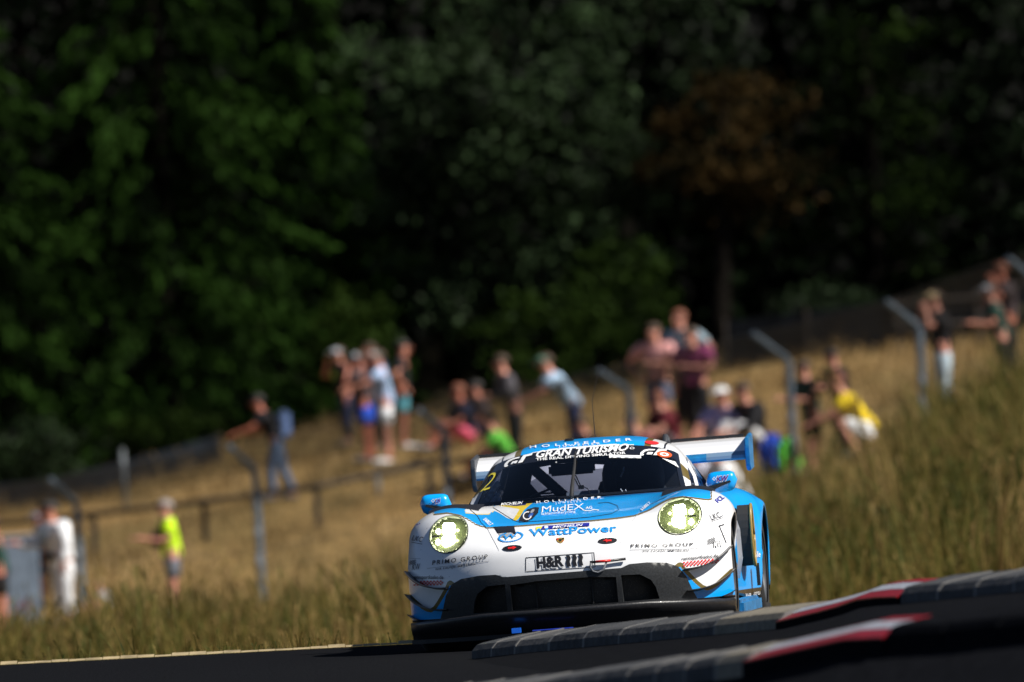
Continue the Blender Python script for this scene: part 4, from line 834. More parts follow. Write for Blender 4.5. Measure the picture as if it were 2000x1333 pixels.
# radiator mesh behind: glints painted in as pale specks, wires too small to pick apart
gmh = bpy.data.materials.new('radiator_mesh'); gmh.use_nodes = True; nt = gmh.node_tree; b = nt.nodes['Principled BSDF']; b.inputs['Roughness'].default_value = .5
tc = nt.nodes.new('ShaderNodeTexCoord'); vo = nt.nodes.new('ShaderNodeTexVoronoi'); vo.inputs['Scale'].default_value = 110; nt.links.new(tc.outputs['Object'], vo.inputs[0])
r = nt.nodes.new('ShaderNodeValToRGB'); r.color_ramp.elements[0].color = (.16, .14, .12, 1); r.color_ramp.elements[1].color = (.012, .011, .011, 1); r.color_ramp.elements[0].position = .08; r.color_ramp.elements[1].position = .25
nt.links.new(vo.outputs[0], r.inputs[0]); nt.links.new(r.outputs[0], b.inputs['Base Color']); bp = nt.nodes.new('ShaderNodeBump'); bp.inputs['Strength'].default_value = .6; nt.links.new(vo.outputs[0], bp.inputs['Height']); nt.links.new(bp.outputs[0], b.inputs['Normal'])
for poly, dy in ((hole_c, .07), (hole_l, .10), (hole_r, .10)):
    V, F2, _ = cdt_panel([(x * 1.0, z) for x, z in poly], (), .04, casty, 0); V = [q + [0, dy, 0] for q in V]; MB().add(V, F2).build('grille', gmh, frame, True)
for x in (-.17, .17):
    q = casty(x, .33, 0); MB().box((x, q[1] + .06, (zt + zb) / 2), (.006, .03, zt - zb)).build('grille_bar', M_matt, frame)
# dark engine-bay / wheel-well core behind the panels
MB().box((0, -1.45, .40), (1.20, .9, .40)).build('inner_tub', M_matt, car)
MB().box((0, .1, .40), (1.5, 2.2, .55)).build('cabin_floor', M_matt, car)
mb = MB(); mb.box((0, 1.75, .36), (1.15, .9, .42)).build('rear_subframe', M_matt, car)
# splitter and undertray
sx = np.linspace(-1, 1, 41); 
def nose_y(x): return np.interp(abs(x), xs, yn)
prof = [(.20, .075), (.14, .085), (.10, .10), (.075, .125), (.05, .155), (.025, .185), (.012, .212), (.018, .226), (.035, .228), (.16, .215), (.22, .10)]
V = []; Fc = []
for i, t in enumerate(sx):
    x = .985 * t; base = nose_y(abs(x) * .99) - .115 + .06 * abs(t) ** 3; drop = -.05 * max(0, abs(t) - .5) ** 1.0
    for dy, z in prof: V.append((x, base + dy, z + (drop * 1.2 if z > .14 else 0) - .012 * (1 - abs(t)) * 0))
k = len(prof)
for i in range(len(sx) - 1):
    for j in range(k): Fc.append((i * k + j, i * k + (j + 1) % k, (i + 1) * k + (j + 1) % k, (i + 1) * k + j))
Fc += [tuple(range(k)), tuple((len(sx) - 1) * k + j for j in range(k))]
MB().add(V, Fc).build('splitter', M_black, car, True)
MB().prism([(x * .985, nose_y(x * .97) - .03, .07) for x in np.linspace(-1, 1, 21)] + [(.95, 2.1, .07), (-.95, 2.1, .07)], (0, 0, .025)).build('undertray', M_matt, car)
q = loc(1009, 1232, -2.28); MB().box((q[0], -2.29, q[2]), (.055, .03, .03)).build('tow_marker', mat('marker_blue', (.01, .14, .75), .4), car)
a, c = loc(1040, 1233, -2.3), loc(1120, 1227, -2.3); MB().tube([a, c], .006).build('splitter_stay', mat('marker_navy', (.01, .03, .3), .4), car)
# headlights
M_lens = bpy.data.materials.new('headlight_lens'); M_lens.use_nodes = True; nt = M_lens.node_tree; nt.nodes.remove(nt.nodes['Principled BSDF'])
tr = nt.nodes.new('ShaderNodeBsdfTransparent'); tr.inputs[0].default_value = (.88, .93, .70, 1); gl = nt.nodes.new('ShaderNodeBsdfGlossy'); gl.inputs['Roughness'].default_value = .03; fz = nt.nodes.new('ShaderNodeFresnel'); fz.inputs[0].default_value = 1.12
mx = nt.nodes.new('ShaderNodeMixShader'); tl = nt.nodes.new('ShaderNodeBsdfTranslucent'); tl.inputs[0].default_value = (.60, .70, .34, 1); m0 = nt.nodes.new('ShaderNodeMixShader'); m0.inputs[0].default_value = .06; nt.links.new(tr.outputs[0], m0.inputs[1]); nt.links.new(tl.outputs[0], m0.inputs[2])
nt.links.new(fz.outputs[0], mx.inputs[0]); nt.links.new(m0.outputs[0], mx.inputs[1]); nt.links.new(gl.outputs[0], mx.inputs[2]); nt.links.new(mx.outputs[0], nt.nodes['Material Output'].inputs[0])
def emis(name, col, s):
    m = bpy.data.materials.new(name); m.use_nodes = True; b = m.node_tree.nodes['Principled BSDF']; b.inputs['Emission Color'].default_value = (*col, 1); b.inputs['Emission Strength'].default_value = s; b.inputs['Base Color'].default_value = (.8, .8, .7, 1); MAT[name] = m; return m
M_led = emis('led_main', (1.0, 1.0, .80), 22); M_led2 = emis('led_side', (.9, 1.0, .5), 1.4)
M_bowl = mat('headlight_bowl', (.03, .038, .015), .9, metal=0); M_rimh = mat('headlight_rim', (.02, .022, .02), .35)
for s in (-1, 1):
    h = empty('headlight'); h.parent = car; q0 = casty(s * HL[0], HL[1], 0); h.location = tuple(q0)
    iv = -q0
    P = head_poly(s, 1.0); 
    def dome(x, z, off):
        q = casty(x, z, 0); rr = ((x - s * HL[0]) / HL[2]) ** 2 + ((z - HL[1]) / HL[3]) ** 2
        return q + np.array([0, -.8, .35]) * (.006 + .022 * max(0, 1 - rr)) + iv
    V, F2, _ = cdt_panel(P, (), .02, dome); MB().add(V, F2).build('lens', M_lens, h, True)
    ring = [casty(*p, .004) + iv for p in head_poly(s, 1.0, 48)]; ring2 = [casty(*p, .009) + iv for p in head_poly(s, .965, 48)]; ring3 = [q + [0, .02, 0] for q in ring2]; n = 48
    MB().add(ring + ring2 + ring3, [(r_ * n + i, r_ * n + (i + 1) % n, (r_ + 1) * n + (i + 1) % n, (r_ + 1) * n + i) for r_ in (0, 1) for i in range(n)]).build('rim', M_rimh, h, True)
    # bowl: shallow dish behind the lens, kept close under the skin
    V = []; Fc = []; m_ = 7
    for j in range(m_ + 1):
        kk = 1 - j / m_
        for i in range(32):
            a = 2 * pi * i / 32; x = s * HL[0] + HL[2] * .985 * kk * cos(a); z = HL[1] + HL[3] * .985 * kk * sin(a); q = casty(x, z, 0)
            V.append(q + np.array([0, .05 * (1 - kk ** 2) + .004, -.01 * (1 - kk)]) + iv)
    for j in range(m_):
        for i in range(32): Fc.append((j * 32 + i, j * 32 + (i + 1) % 32, (j + 1) * 32 + (i + 1) % 32, (j + 1) * 32 + i))
    MB().add(V, Fc).build('bowl', M_bowl, h, True)
    def led(dx, dz, w, hh, m, nm='led_module'):
        q = casty(s * HL[0] + dx, HL[1] + dz, 0); MB().box(q + iv + [0, .012, 0], (w, .02, hh), rotx(radians(-22))).build(nm, m, h, bevel=min(w, hh) * .3)
    led(.0, .034, .074, .078, M_led); led(-.004 * s, -.036, .08, .076, M_led)
    for dz in (.022, -.04):
        led(.068 * s, dz, .028, .036, M_led if s > 0 else M_led); led(-.058 * s, dz, .022, .02, M_led2, 'led_strip')
    MB().box(casty(s * HL[0], HL[1] - .004, 0) + iv + [0, .018, 0], (.2, .012, .012)).build('bezel_bar', M_rimh, h)
# greenhouse pieces by net ranges
def gpiece(name, r0, r1, c0, c1, m, parent=car, off=0, thick=0.0, attrs=None):
    sub = GG[r0:r1 + 1, c0:c1 + 1]; R, Cn = sub.shape[:2]; ii = np.arange(R * Cn).reshape(R, Cn)
    f = np.stack([ii[:-1, :-1], ii[:-1, 1:], ii[1:, 1:], ii[1:, :-1]], -1).reshape(-1, 4)
    me = np_mesh(name, sub.reshape(-1, 3), f, True, attrs(sub.reshape(-1, 3)) if attrs else None); me.materials.append(m); o = link(name, me, None, parent)
    if off:
        me.vertices.foreach_set('co', (sub.reshape(-1, 3) + np.array([0, -off * .6, off * .8])).astype(np.float32).ravel())
    return o
def roof_attr(V):
    ax = np.abs(V[:, 0]); z = np.full(len(V), -50.); pil = V[:, 1] > -.02
    bl = np.where(pil, (.385 - ax) * 300, -50); gd = np.where(pil, np.minimum(ax - .385, .425 - ax) * 300, np.minimum(V[:, 1] + .28, -.05 - V[:, 1]) * 300)
    rear = V[:, 1] > .95; bl = np.where(rear, 20, bl); gd = np.where(rear, -20, gd)
    return {'blue': bl, 'gold': gd, 'yellow': z, 'navy': z, 'dark': np.where(pil, np.minimum(ax - .50, .512 - ax) * 300, -50)}
c3, c4, c5 = int(3 * GN), int(4 * GN), int(5.8 * GN)
M_glass = bpy.data.materials.new('tinted_glass'); M_glass.use_nodes = True; nt = M_glass.node_tree; nt.nodes.remove(nt.nodes['Principled BSDF'])
tr = nt.nodes.new('ShaderNodeBsdfTransparent'); tr.inputs[0].default_value = (.70, .76, .86, 1); gl = nt.nodes.new('ShaderNodeBsdfGlossy'); gl.inputs['Roughness'].default_value = .02; fz = nt.nodes.new('ShaderNodeFresnel'); fz.inputs[0].default_value = 1.45
mx = nt.nodes.new('ShaderNodeMixShader'); nt.links.new(fz.outputs[0], mx.inputs[0]); nt.links.new(tr.outputs[0], mx.inputs[1]); nt.links.new(gl.outputs[0], mx.inputs[2]); nt.links.new(mx.outputs[0], nt.nodes['Material Output'].inputs[0])
HB = 24    # row where the dark top banner starts
gpiece('windscreen', 1, HB, mid - c4 + 2, mid + c4 - 2, M_glass)
M_banner = mat('black_banner', (.008, .008, .010), .25, coat=.5)
gpiece('sun_strip', HB, 30, mid - c4 + 2, mid + c4 - 2, M_banner)
roof = gpiece('roof', 30, 62, mid - c4 + 2, mid + c4 - 2, M_paint, attrs=roof_attr)
for s in (-1, 1):   # pillars run along the edge of the glass, side glass below
    lo, hi = (c4 - 2, c4 + 4)
    rg = (mid + lo, mid + hi) if s > 0 else (mid - hi, mid - lo)
    gpiece('roof_pillar', 0, 78, *rg, M_paint, attrs=roof_attr)
    rg = (mid + hi, mid + 6 * GN) if s > 0 else (mid - 6 * GN, mid - hi)
    gpiece('side_window', 4, 66, *rg, M_glass)
    gpiece('quarter_panel', 66, 90, *rg, M_bluep)
    gpiece('window_corner', 0, 4, *rg, M_matt)
    # black edge band of the glass
    rg = (mid + c4 - 6, mid + c4 - 2) if s > 0 else (mid - c4 + 2, mid - c4 + 6)
    gpiece('glass_border', 1, HB, *rg, M_banner, off=.003)
M_milky = bpy.data.materials.new('milky_rear_window'); M_milky.use_nodes = True; nt = M_milky.node_tree; b = nt.nodes['Principled BSDF']; b.inputs['Base Color'].default_value = (.62, .60, .68, 1)
t = nt.nodes.new('ShaderNodeBsdfTranslucent'); t.inputs[0].default_value = (.72, .70, .78, 1); mx = nt.nodes.new('ShaderNodeMixShader'); mx.inputs[0].default_value = .75
nt.links.new(b.outputs[0], mx.inputs[1]); nt.links.new(t.outputs[0], mx.inputs[2]); nt.links.new(mx.outputs[0], nt.nodes['Material Output'].inputs[0])
gpiece('rear_window', 62, 78, mid - c4 + 2, mid + c4 - 2, M_milky)
gpiece('engine_cover', 78, 90, mid - c4 + 2, mid + c4 - 2, M_bluep)
# interior
MB().prism([(-.62, -.50, .874), (.62, -.50, .874), (.68, -.2, .874), (.70, .5, .874), (.68, 1.0, .874), (-.68, 1.0, .874), (-.70, .5, .874), (-.68, -.2, .874)], (0, 0, .012)).build('cabin_lining', M_matt, car)
MB().box((0, 1.36, .96), (1.0, .02, .15)).build('rear_inner_panel', mat('shelf_pale', (.55, .56, .60), .7), car)
MB().prism([(-.66, .66, .888), (.66, .66, .888), (.60, 1.5, .888), (-.60, 1.5, .888)], (0, 0, .01)).build('parcel_shelf', mat('shelf_pale', (.55, .56, .60), .7), car)
bk = [(-.62, .88), (.62, .88), (.52, 1.10), (.36, 1.175), (-.36, 1.175), (-.52, 1.10)]
wh = [tuple(loc(*p, .62)[[0, 2]]) for p in ((1042, 915), (1100, 905), (1206, 909), (1203, 925), (1192, 932), (1172, 942), (1166, 962), (1060, 972), (1036, 945))]
V, F2, _ = cdt_panel(bk, [wh], .05, lambda x, z, o: np.array([x, .62, z]), 0); MB().add(V, F2).build('bulkhead', M_matt, car)
cage = MB()
for s in (-1, 1):
    cage.tube([(s * .66, -.42, .84), (s * .60, -.1, .98), (s * .53, .12, 1.10), (s * .50, .45, 1.15)], .022); cage.tube([(s * .50, .45, 1.15), (s * .62, .5, .8), (s * .66, .5, .4)], .022)
cage.tube([(-.50, .45, 1.15), (.50, .45, 1.15)], .022); cage.tube([(-.53, .12, 1.11), (.53, .12, 1.11)], .022)
q0, q1 = loc(1028, 905, .1), loc(1112, 978, .1); cage.tube([q0 + [-.03, .03, .03], q1], .034)
cage.tube([loc(1035, 972, 0), loc(1075, 955, 0), loc(1100, 965, 0)], .008); cage.tube([loc(1050, 965, 0), loc(1100, 962, 0)], .006)
cage.build('roll_cage', mat('cage_dark', (.012, .014, .022), .5), car, True)
q = loc(1117, 916, -.05); MB().box(q, (.29, .03, .075)).build('inside_mirror', M_matt, car, bevel=.015)
seat = MB(); sc_ = loc(1238, 940, .25); seat.ell(sc_ + [0, .06, -.02], (.17, .08, .20)); seat.ell(sc_ + [-.15, -.02, .02], (.045, .14, .12)); seat.ell(sc_ + [.15, -.02, .02], (.045, .14, .12)); seat.ell(sc_ + [0, .03, -.20], (.27, .12, .22))
seat.build('race_seat', M_matt, car, True)
a, c = loc(1212, 932, 0), loc(1219, 912, 0); MB().tube([a, (a + c) / 2 + [.004, 0, 0], c], .005).build('headrest_stripe', M_white, car)
q = loc(1218, 958, -.2); MB().tube([q + [-.02, 0, .01], q + [0, 0, -.02], q + [.02, 0, -.03], q + [.01, 0, .005]], .004).build('steering_mark', M_white, car)
eq = MB()
for a, c, w in (((928, 985), (962, 938), .020), ((945, 988), (972, 945), .024), ((940, 985), (948, 950), .012), ((962, 985), (978, 962), .022), ((968, 988), (975, 972), .018), ((975, 985), (977, 965), .012)):
    eq.tube([loc(*a, -.36), loc(*c, -.12)], w * .85)
eq.build('white_air_ducts', mat('duct_white', (.75, .77, .8), .5, noise=.3, scale=30), car, True)
MB().box((0, -.35, .80), (1.25, .5, .08)).build('dashboard', M_matt, car, bevel=.02)
a, c = loc(1110, 970, -.1), loc(1168, 958, -.1); MB().box((a + c) / 2 + [0, 0, -.01], (.2, .1, .05)).build('instrument_panel', mat('panel_grey', (.45, .5, .58), .5), car)
wp = [loc(1117, 976, -.79), loc(1119, 950, -.64), loc(1123, 915, -.33), loc(1125, 888, -.18)]; MB().tube([p + [0, -.025, .015] for p in wp], [.014, .012, .009, .006]).build('wiper', M_matt, car, True)
hc_ = MB(); hc_.tube([loc(1124, 928, -.3), loc(1132, 945, -.3), loc(1135, 952, -.3)], .004); hc_.tube([loc(1121, 932, -.3), loc(1131, 952, -.3)], .004); hc_.box(loc(1135, 952, -.3), (.035, .02, .025)); hc_.tube([loc(1138, 950, -.3), loc(1148, 955, -.3), loc(1152, 964, -.3)], .003); hc_.build('wiper_linkage', M_matt, car)
q = loc(1163, 861, .55); MB().tube([q + [0, 0, -.02], q + [-.003, .02, .25], loc(1169, 722, .62)], [.003, .002, .0012], 5).build('antenna', M_ink, car)
q = loc(1112, 861, .25); MB().box(q, (.055, .08, .028)).build('roof_hatch_vent', M_matt, car, bevel=.006)
# mirrors
for s in (-1, 1):
    mr_ = empty('side_mirror'); mr_.parent = car; c_ = np.array([s * .885, -.55, .892]); mr_.location = tuple(c_)
    V = []; Fc = []; nu, nw = 20, 11
    for j in range(nw):
        t = j / (nw - 1); x = -.098 + .196 * t; sh = (1 - abs(2 * t - 1) ** 5) ** .5; hgt = .070 * (.80 + .20 * (1 - t) ** .5) * max(sh, .02); dep = .055 * max(sh, .02)
        for k in range(nu):
            a = 2 * pi * k / nu; e = .75; cz = math.copysign(abs(sin(a)) ** e, sin(a)); cy_ = math.copysign(abs(cos(a)) ** e, cos(a))
            V.append((s * x, cy_ * dep, cz * hgt + .012 * t))
    for j in range(nw - 1):
        for k in range(nu): Fc.append((j * nu + k, j * nu + (k + 1) % nu, (j + 1) * nu + (k + 1) % nu, (j + 1) * nu + k))
    Fc += [tuple(range(nu)), tuple((nw - 1) * nu + k for k in range(nu))]
    MB().add(V, Fc).build('shell', M_bluep, mr_, True)
    MB().prism([(s * -.10, -.062, -.02), (s * .055, -.064, .012), (s * .06, -.064, .0), (s * -.02, -.064, -.028), (s * -.085, -.062, -.058)], (0, .05, 0)).build('lower_slot', M_black, mr_)
    MB().tube([(s * -.06, .0, -.03), (s * -.10, .02, -.06), (s * -.15, .06, -.085)], [.028, .024, .026]).build('arm', M_black, mr_, True)
    MB().ell((0, .056, 0), (.085, .004, .05)).build('glass', mat('mirror_glass', (.6, .6, .65), .05, metal=1), mr_, True)
# fender-top louvre panels
for s in (-1, 1):
    V = []; nX = 9
    L = [(.56 + .31 * i / nX) for i in range(nX + 1)]
    mb = MB()
    for r_ in range(5):
        pts = []
        for x in L:
            for yy, up in ((-1.24 + .085 * r_, .002), (-1.18 + .085 * r_, .018)):
                h = bvh_body.ray_cast(Vector((s * x, yy + .05 * abs(x - .72), 2)), Vector((0, 0, -1)))[0]; pts.append((h.x, h.y, h.z + up))
        mb.add(pts, [(2 * i, 2 * i + 2, 2 * i + 3, 2 * i + 1) for i in range(nX)])
    mb.build('fender_louvre', M_black, car)
# canards
for s in (-1, 1):
    for z0, z1, x0, x1, w in ((.385, .50, .71, .975, .065), (.255, .36, .72, .985, .06), (.19, .235, .80, .985, .05)):
        V = []; n = 14
        for i in range(n + 1):
            t = i / n; x = x0 + (x1 - x0) * t; z = z0 + (z1 - z0) * t ** 2.4; q = casty(min(x, .978), z, 0)
            if q is None: q = np.array([x, -1.62, z])
            nrm = np.array([.25 + .45 * t, -1, 0]); nrm /= np.linalg.norm(nrm); ww = w * (.75 + .35 * sin(pi * t))
            for o_, dz in ((-.01, 0), (ww, .012), (ww, .018), (-.01, .008)): p = np.array([x, q[1], z + dz]) + nrm * o_; V.append((s * p[0], p[1], p[2]))
        Fc = [(i * 4 + j, i * 4 + (j + 1) % 4, (i + 1) * 4 + (j + 1) % 4, (i + 1) * 4 + j) for i in range(n) for j in range(4)] + [(0, 1, 2, 3), (4 * n + 3, 4 * n + 2, 4 * n + 1, 4 * n)]
        MB().add(V, Fc).build('canard', M_black, car)
# wheels
def lathe(mb, prof, n=40, x0=0):
    V = [(x, r * cos(2 * pi * k / n), r * sin(2 * pi * k / n)) for x, r in prof for k in range(n)]; m_ = len(prof)
    mb.add(V, [(j * n + k, j * n + (k + 1) % n, (j + 1) * n + (k + 1) % n, (j + 1) * n + k) for j in range(m_ - 1) for k in range(n)]); return mb
for s in (-1, 1):
    for yy, xo, w in ((-1.25, .965, .30), (1.25, .985, .31)):
        wl = empty('wheel'); wl.parent = car; wl.location = (s * (xo - w / 2), yy, .34); h = w / 2
        lathe(MB(), [(-h, .23), (-h, .30), (-h + .03, .335), (-h + .06, .34), (h - .06, .34), (h - .03, .335), (h, .30), (h, .23)]).build('tyre', M_rub, wl, True)
        lathe(MB(), [(-h + .005, .232), (-h + .03, .22), (h - .04, .22), (h - .005, .232), (h - .012, .215), (h - .05, .20), (0, .19)]).build('rim', M_dgrey, wl, True)
        sp = MB()
        for k in range(10):
            a = 2 * pi * k / 10; sp.box((s * (h - .04), .12 * cos(a), .12 * sin(a)), (.025, .03, .2), rotx(a + pi / 2 - pi))
        sp.tube([(s * (h - .07), 0, 0), (s * (h - .01), 0, 0)], .05, 16); sp.build('spokes', M_dgrey, wl)
# wheel-well liners
for s in (-1, 1):
    for yy, ro in ((-1.25, .385), (1.25, .39)):
        V = []; n = 20
        for x in (.62, .955):
            for k in range(n + 1): a = radians(-35) + radians(250) * k / n; V.append((s * x, yy - ro * cos(a), .345 + ro * sin(a)))
        MB().add(V, [(k, k + 1, n + 2 + k, n + 1 + k) for k in range(n)]).build('wheel_arch_liner', M_matt, car, True)
# side blade behind front wheel, side intake with gold rim, side skirt
for s in (-1, 1):
    MB().add([(s * .955, -.80, .74), (s * .985, -.70, .60), (s * .985, -.66, .42), (s * .955, -.62, .30), (s * .93, -.62, .30), (s * .955, -.66, .42), (s * .955, -.70, .60), (s * .93, -.80, .74)],
             [(0, 1, 6, 7), (1, 2, 5, 6), (2, 3, 4, 5), (7, 6, 1, 0), (6, 5, 2, 1)]).build('fender_blade', M_whitep2, car)
    V = []; n = 24
    for k in range(n): a = 2 * pi * k / n; V.append((s * (.93 + .03 * cos(a) * 0), .42 + .10 * cos(a), .55 + .19 * sin(a)))
    MB().prism([(s * .90, p[1], p[2]) for p in V], (s * .082, 0, 0)).build('side_intake', M_matt, car)
    MB().tube([(s * .985, p[1], p[2]) for p in V] + [(s * .985, V[0][1], V[0][2])], .010, 6).build('intake_rim', M_gold, car, True)
    MB().box((s * .93, .0, .12), (.10, 1.7, .10)).build('side_skirt', M_bluedark, car, bevel=.02)
    MB().box((s * .985, .62, .30), (.02, .03, .14)).build('jack_slot', M_matt, car)
# rear wing
wg = empty('rear_wing'); wg.parent = car; wg.location = (0, 2.05, 1.08); iv = np.array([0, -2.05, -1.08])
V = []; Fc = []; mats_i = []; span = np.linspace(-.845, .875, 15)
foil = [(1.90, 1.018), (1.885, 1.030), (1.89, 1.050), (1.92, 1.075), (2.02, 1.115), (2.12, 1.143), (2.22, 1.16), (2.22, 1.15), (2.12, 1.12), (2.02, 1.07), (1.95, 1.03)]
k = len(foil)
for x in span:
    for y, z in foil: V.append(np.array([x, y, z]) + iv)
for i in range(len(span) - 1):
    for j in range(k): Fc.append((i * k + j, i * k + (j + 1) % k, (i + 1) * k + (j + 1) % k, (i + 1) * k + j)); mats_i.append(0 if j in (3, 4, 5, 6) else (2 if span[i] > .55 or span[i] < -.6 else 1))
me = bpy.data.meshes.new('wing_plane'); me.from_pydata([tuple(p) for p in V], [], Fc)
for m in (M_whitep2, M_bluedark, mat('wing_grey_blue', (.13, .21, .32), .4)): me.materials.append(m)
me.polygons.foreach_set('material_index', mats_i); link('wing_plane', me, None, wg)
MB().box(np.array([0, 2.225, 1.172]) + iv, (1.71, .008, .02)).build('gurney_flap', M_black, wg)
for s, m in ((-1, M_dgrey), (1, M_bluedark)):
    ex = .845 if s < 0 else .88
    MB().prism([np.array(p) + iv for p in ((s * ex, 1.84, 1.10), (s * ex, 1.86, 1.155), (s * ex, 2.26, 1.185), (s * ex, 2.28, 1.15), (s * ex, 2.2, .96), (s * ex, 1.92, .945), (s * ex, 1.86, .98))], (s * .028, 0, 0)).build('endplate', m, wg, bevel=.006)
    MB().tube([np.array(p) + iv for p in ((s * .38, 1.75, .84), (s * .38, 1.80, 1.12), (s * .38, 1.90, 1.205), (s * .38, 2.02, 1.19), (s * .38, 2.04, 1.13))], [.02, .018, .018, .018, .016]).build('wing_support', M_dgrey, wg, True)

# ---- lettering and stickers: traced on the photograph, laid on the body surface
dec = empty('livery_graphics'); dec.parent = car
def text_mesh(s, shear=0., bold=0., sp=1.0):
    cu = bpy.data.curves.new('t', 'FONT'); cu.body = s; cu.shear = shear; cu.offset = bold; cu.space_character = sp; cu.resolution_u = 3; cu.fill_mode = 'FRONT'
    ob = bpy.data.objects.new('t', cu); COL.objects.link(ob); dg = bpy.context.evaluated_depsgraph_get(); dg.update()
    me = bpy.data.meshes.new_from_object(ob.evaluated_get(dg)); bpy.data.objects.remove(ob); bpy.data.curves.remove(cu)
    V = np.array([v.co[:] for v in me.vertices]); Fc = [tuple(p.vertices) for p in me.polygons]; bpy.data.meshes.remove(me); return V, Fc
def stick(name, V2, Fc, m, off=.005, y=None, bvh=None):
    """pixel-space flat mesh laid on the body"""
    P = [(cast(px, py, off, bvh) if y is None else loc(px, py, y)) for px, py in V2]
    ok = [p is not None for p in P]; P = [p if p is not None else np.zeros(3) for p in P]
    Fc = [f for f in Fc if all(ok[i] for i in f)]
    me = bpy.data.meshes.new(name); me.from_pydata([tuple(p) for p in P], [], Fc); me.materials.append(m)
    return link(name, me, None, dec)
def text(s, bl, br, h, m, shear=0., bold=0., sp=1.0, up=None, off=.0055, y=None):
    V, Fc = text_mesh(s, shear, bold, sp); bl = np.array(bl, float); br = np.array(br, float)
    x = (V[:, 0] - V[:, 0].min()) / np.ptp(V[:, 0]); cap = .69
    d = br - bl; n = np.array([d[1], -d[0]]) / np.linalg.norm(d) if up is None else np.array(up, float) / np.linalg.norm(up)
    P = bl + x[:, None] * d + (V[:, 1] / cap * h)[:, None] * n
    return stick('lettering', P, Fc, m, off, y)
def fill(poly, m, name='sticker', off=.0045, step=5.0, bvh=None, holes=()):
    V, F2, _ = cdt_panel([tuple(p) for p in poly], holes, step, lambda a, c, o: cast(a, c, off, bvh), off)
    me = bpy.data.meshes.new(name); me.from_pydata([tuple(p) for p in V], [], F2); me.materials.append(m); me.polygons.foreach_set('use_smooth', [True] * len(F2)); return link(name, me, None, dec)
def line(pts, w, m, name='panel_seam', off=.002):
    out = []
    for a, c in zip(pts[:-1], pts[1:]):
        a = np.array(a, float); c = np.array(c, float); n = max(1, int(np.linalg.norm(c - a) / 4)); out += [a + (c - a) * i / n for i in range(n)]
    out.append(np.array(pts[-1], float)); V = []; 
    for i, p in enumerate(out):
        t = out[min(i + 1, len(out) - 1)] - out[max(0, i - 1)]; t /= np.linalg.norm(t) + 1e-9; n = np.array([-t[1], t[0]]) * w / 2; V += [p - n, p + n]
    return stick(name, V, [(2 * i, 2 * i + 1, 2 * i + 3, 2 * i + 2) for i in range(len(out) - 1)], m, off)
def oval(c, rx, ry, ang, n=24): a = radians(ang); return [(c[0] + rx * cos(t) * cos(a) - ry * sin(t) * sin(a), c[1] + rx * cos(t) * sin(a) + ry * sin(t) * cos(a)) for t in np.linspace(0, 2 * pi, n, endpoint=False)]
def checker(bl, br, h, nx, ny, m, up=(0, -1)):
    bl = np.array(bl, float); d = (np.array(br) - bl) / nx; u = np.array(up, float) * h / ny; V = []; Fc = []
    for i in range(nx):
        for j in range(ny):
            if (i + j) % 2: continue
            p = bl + d * i + u * j; b0 = len(V); V += [p, p + d, p + d + u, p + u]; Fc.append((b0, b0 + 1, b0 + 2, b0 + 3))
    stick('checker_strip', V, Fc, m)
def ring(c, rx, ry, w, m, ang=0, a0=0, a1=360, n=40, name='emblem'):
    V = []
    for t in np.linspace(radians(a0), radians(a1), n):
        for k in (1, 1 - w): x, y = rx * k * cos(t), ry * k * sin(t); a = radians(ang); V.append((c[0] + x * cos(a) - y * sin(a), c[1] + x * sin(a) + y * cos(a)))
    stick(name, V, [(2 * i, 2 * i + 1, 2 * i + 3, 2 * i + 2) for i in range(n - 1)], m)
# nose
text('WattPower', (1034, 1049), (1205, 1039.5), 13.5, M_lblue, bold=.018)
ring((998, 1050), 25, 9.5, .16, M_lblue, -8, -60, 250); text('W', (985, 1056), (1013, 1051), 9, M_lblue, .2, .01)
fill([(1047, 1031), (1060, 1030), (1055, 1036.5), (1047, 1037)], M_yel); fill([(1060, 1029), (1151, 1022.5), (1151, 1029), (1056, 1036)], M_navy)
text('MICHELIN', (1079, 1033.4), (1139, 1029), 4.2, M_white, .35, .02, off=.005); fill(oval((1067, 1031.5), 4, 2.2, -8), M_white, off=.005)
text('H&R', (1049, 1110), (1102, 1105.5), 19, M_ink, bold=.045, off=.006)
for dx in (0, 12, 24):
    fill([(1105 + dx, 1086 - dx * .08), (1112.5 + dx, 1085.5 - dx * .08), (1115 + dx, 1091 - dx * .08), (1113 + dx, 1098 - dx * .08), (1115.5 + dx, 1107 - dx * .08), (1107.5 + dx, 1107.6 - dx * .08), (1105.5 + dx, 1099 - dx * .08), (1107.5 + dx, 1092 - dx * .08)], M_ink, off=.005)
text('H&R', (1046.5, 1112.5), (1099.5, 1108), 19, M_grey, bold=.058, off=.003); text('H&R', (1047.2, 1112), (1100.2, 1107.5), 19, M_white, bold=.05, off=.0045)
line([(1027, 1090), (1160, 1080), (1162.5, 1108), (1027, 1117), (1027, 1090)], 1.3, M_ink)
line([(1156.5, 1082), (1158.5, 1107)], 1.2, M_grey)
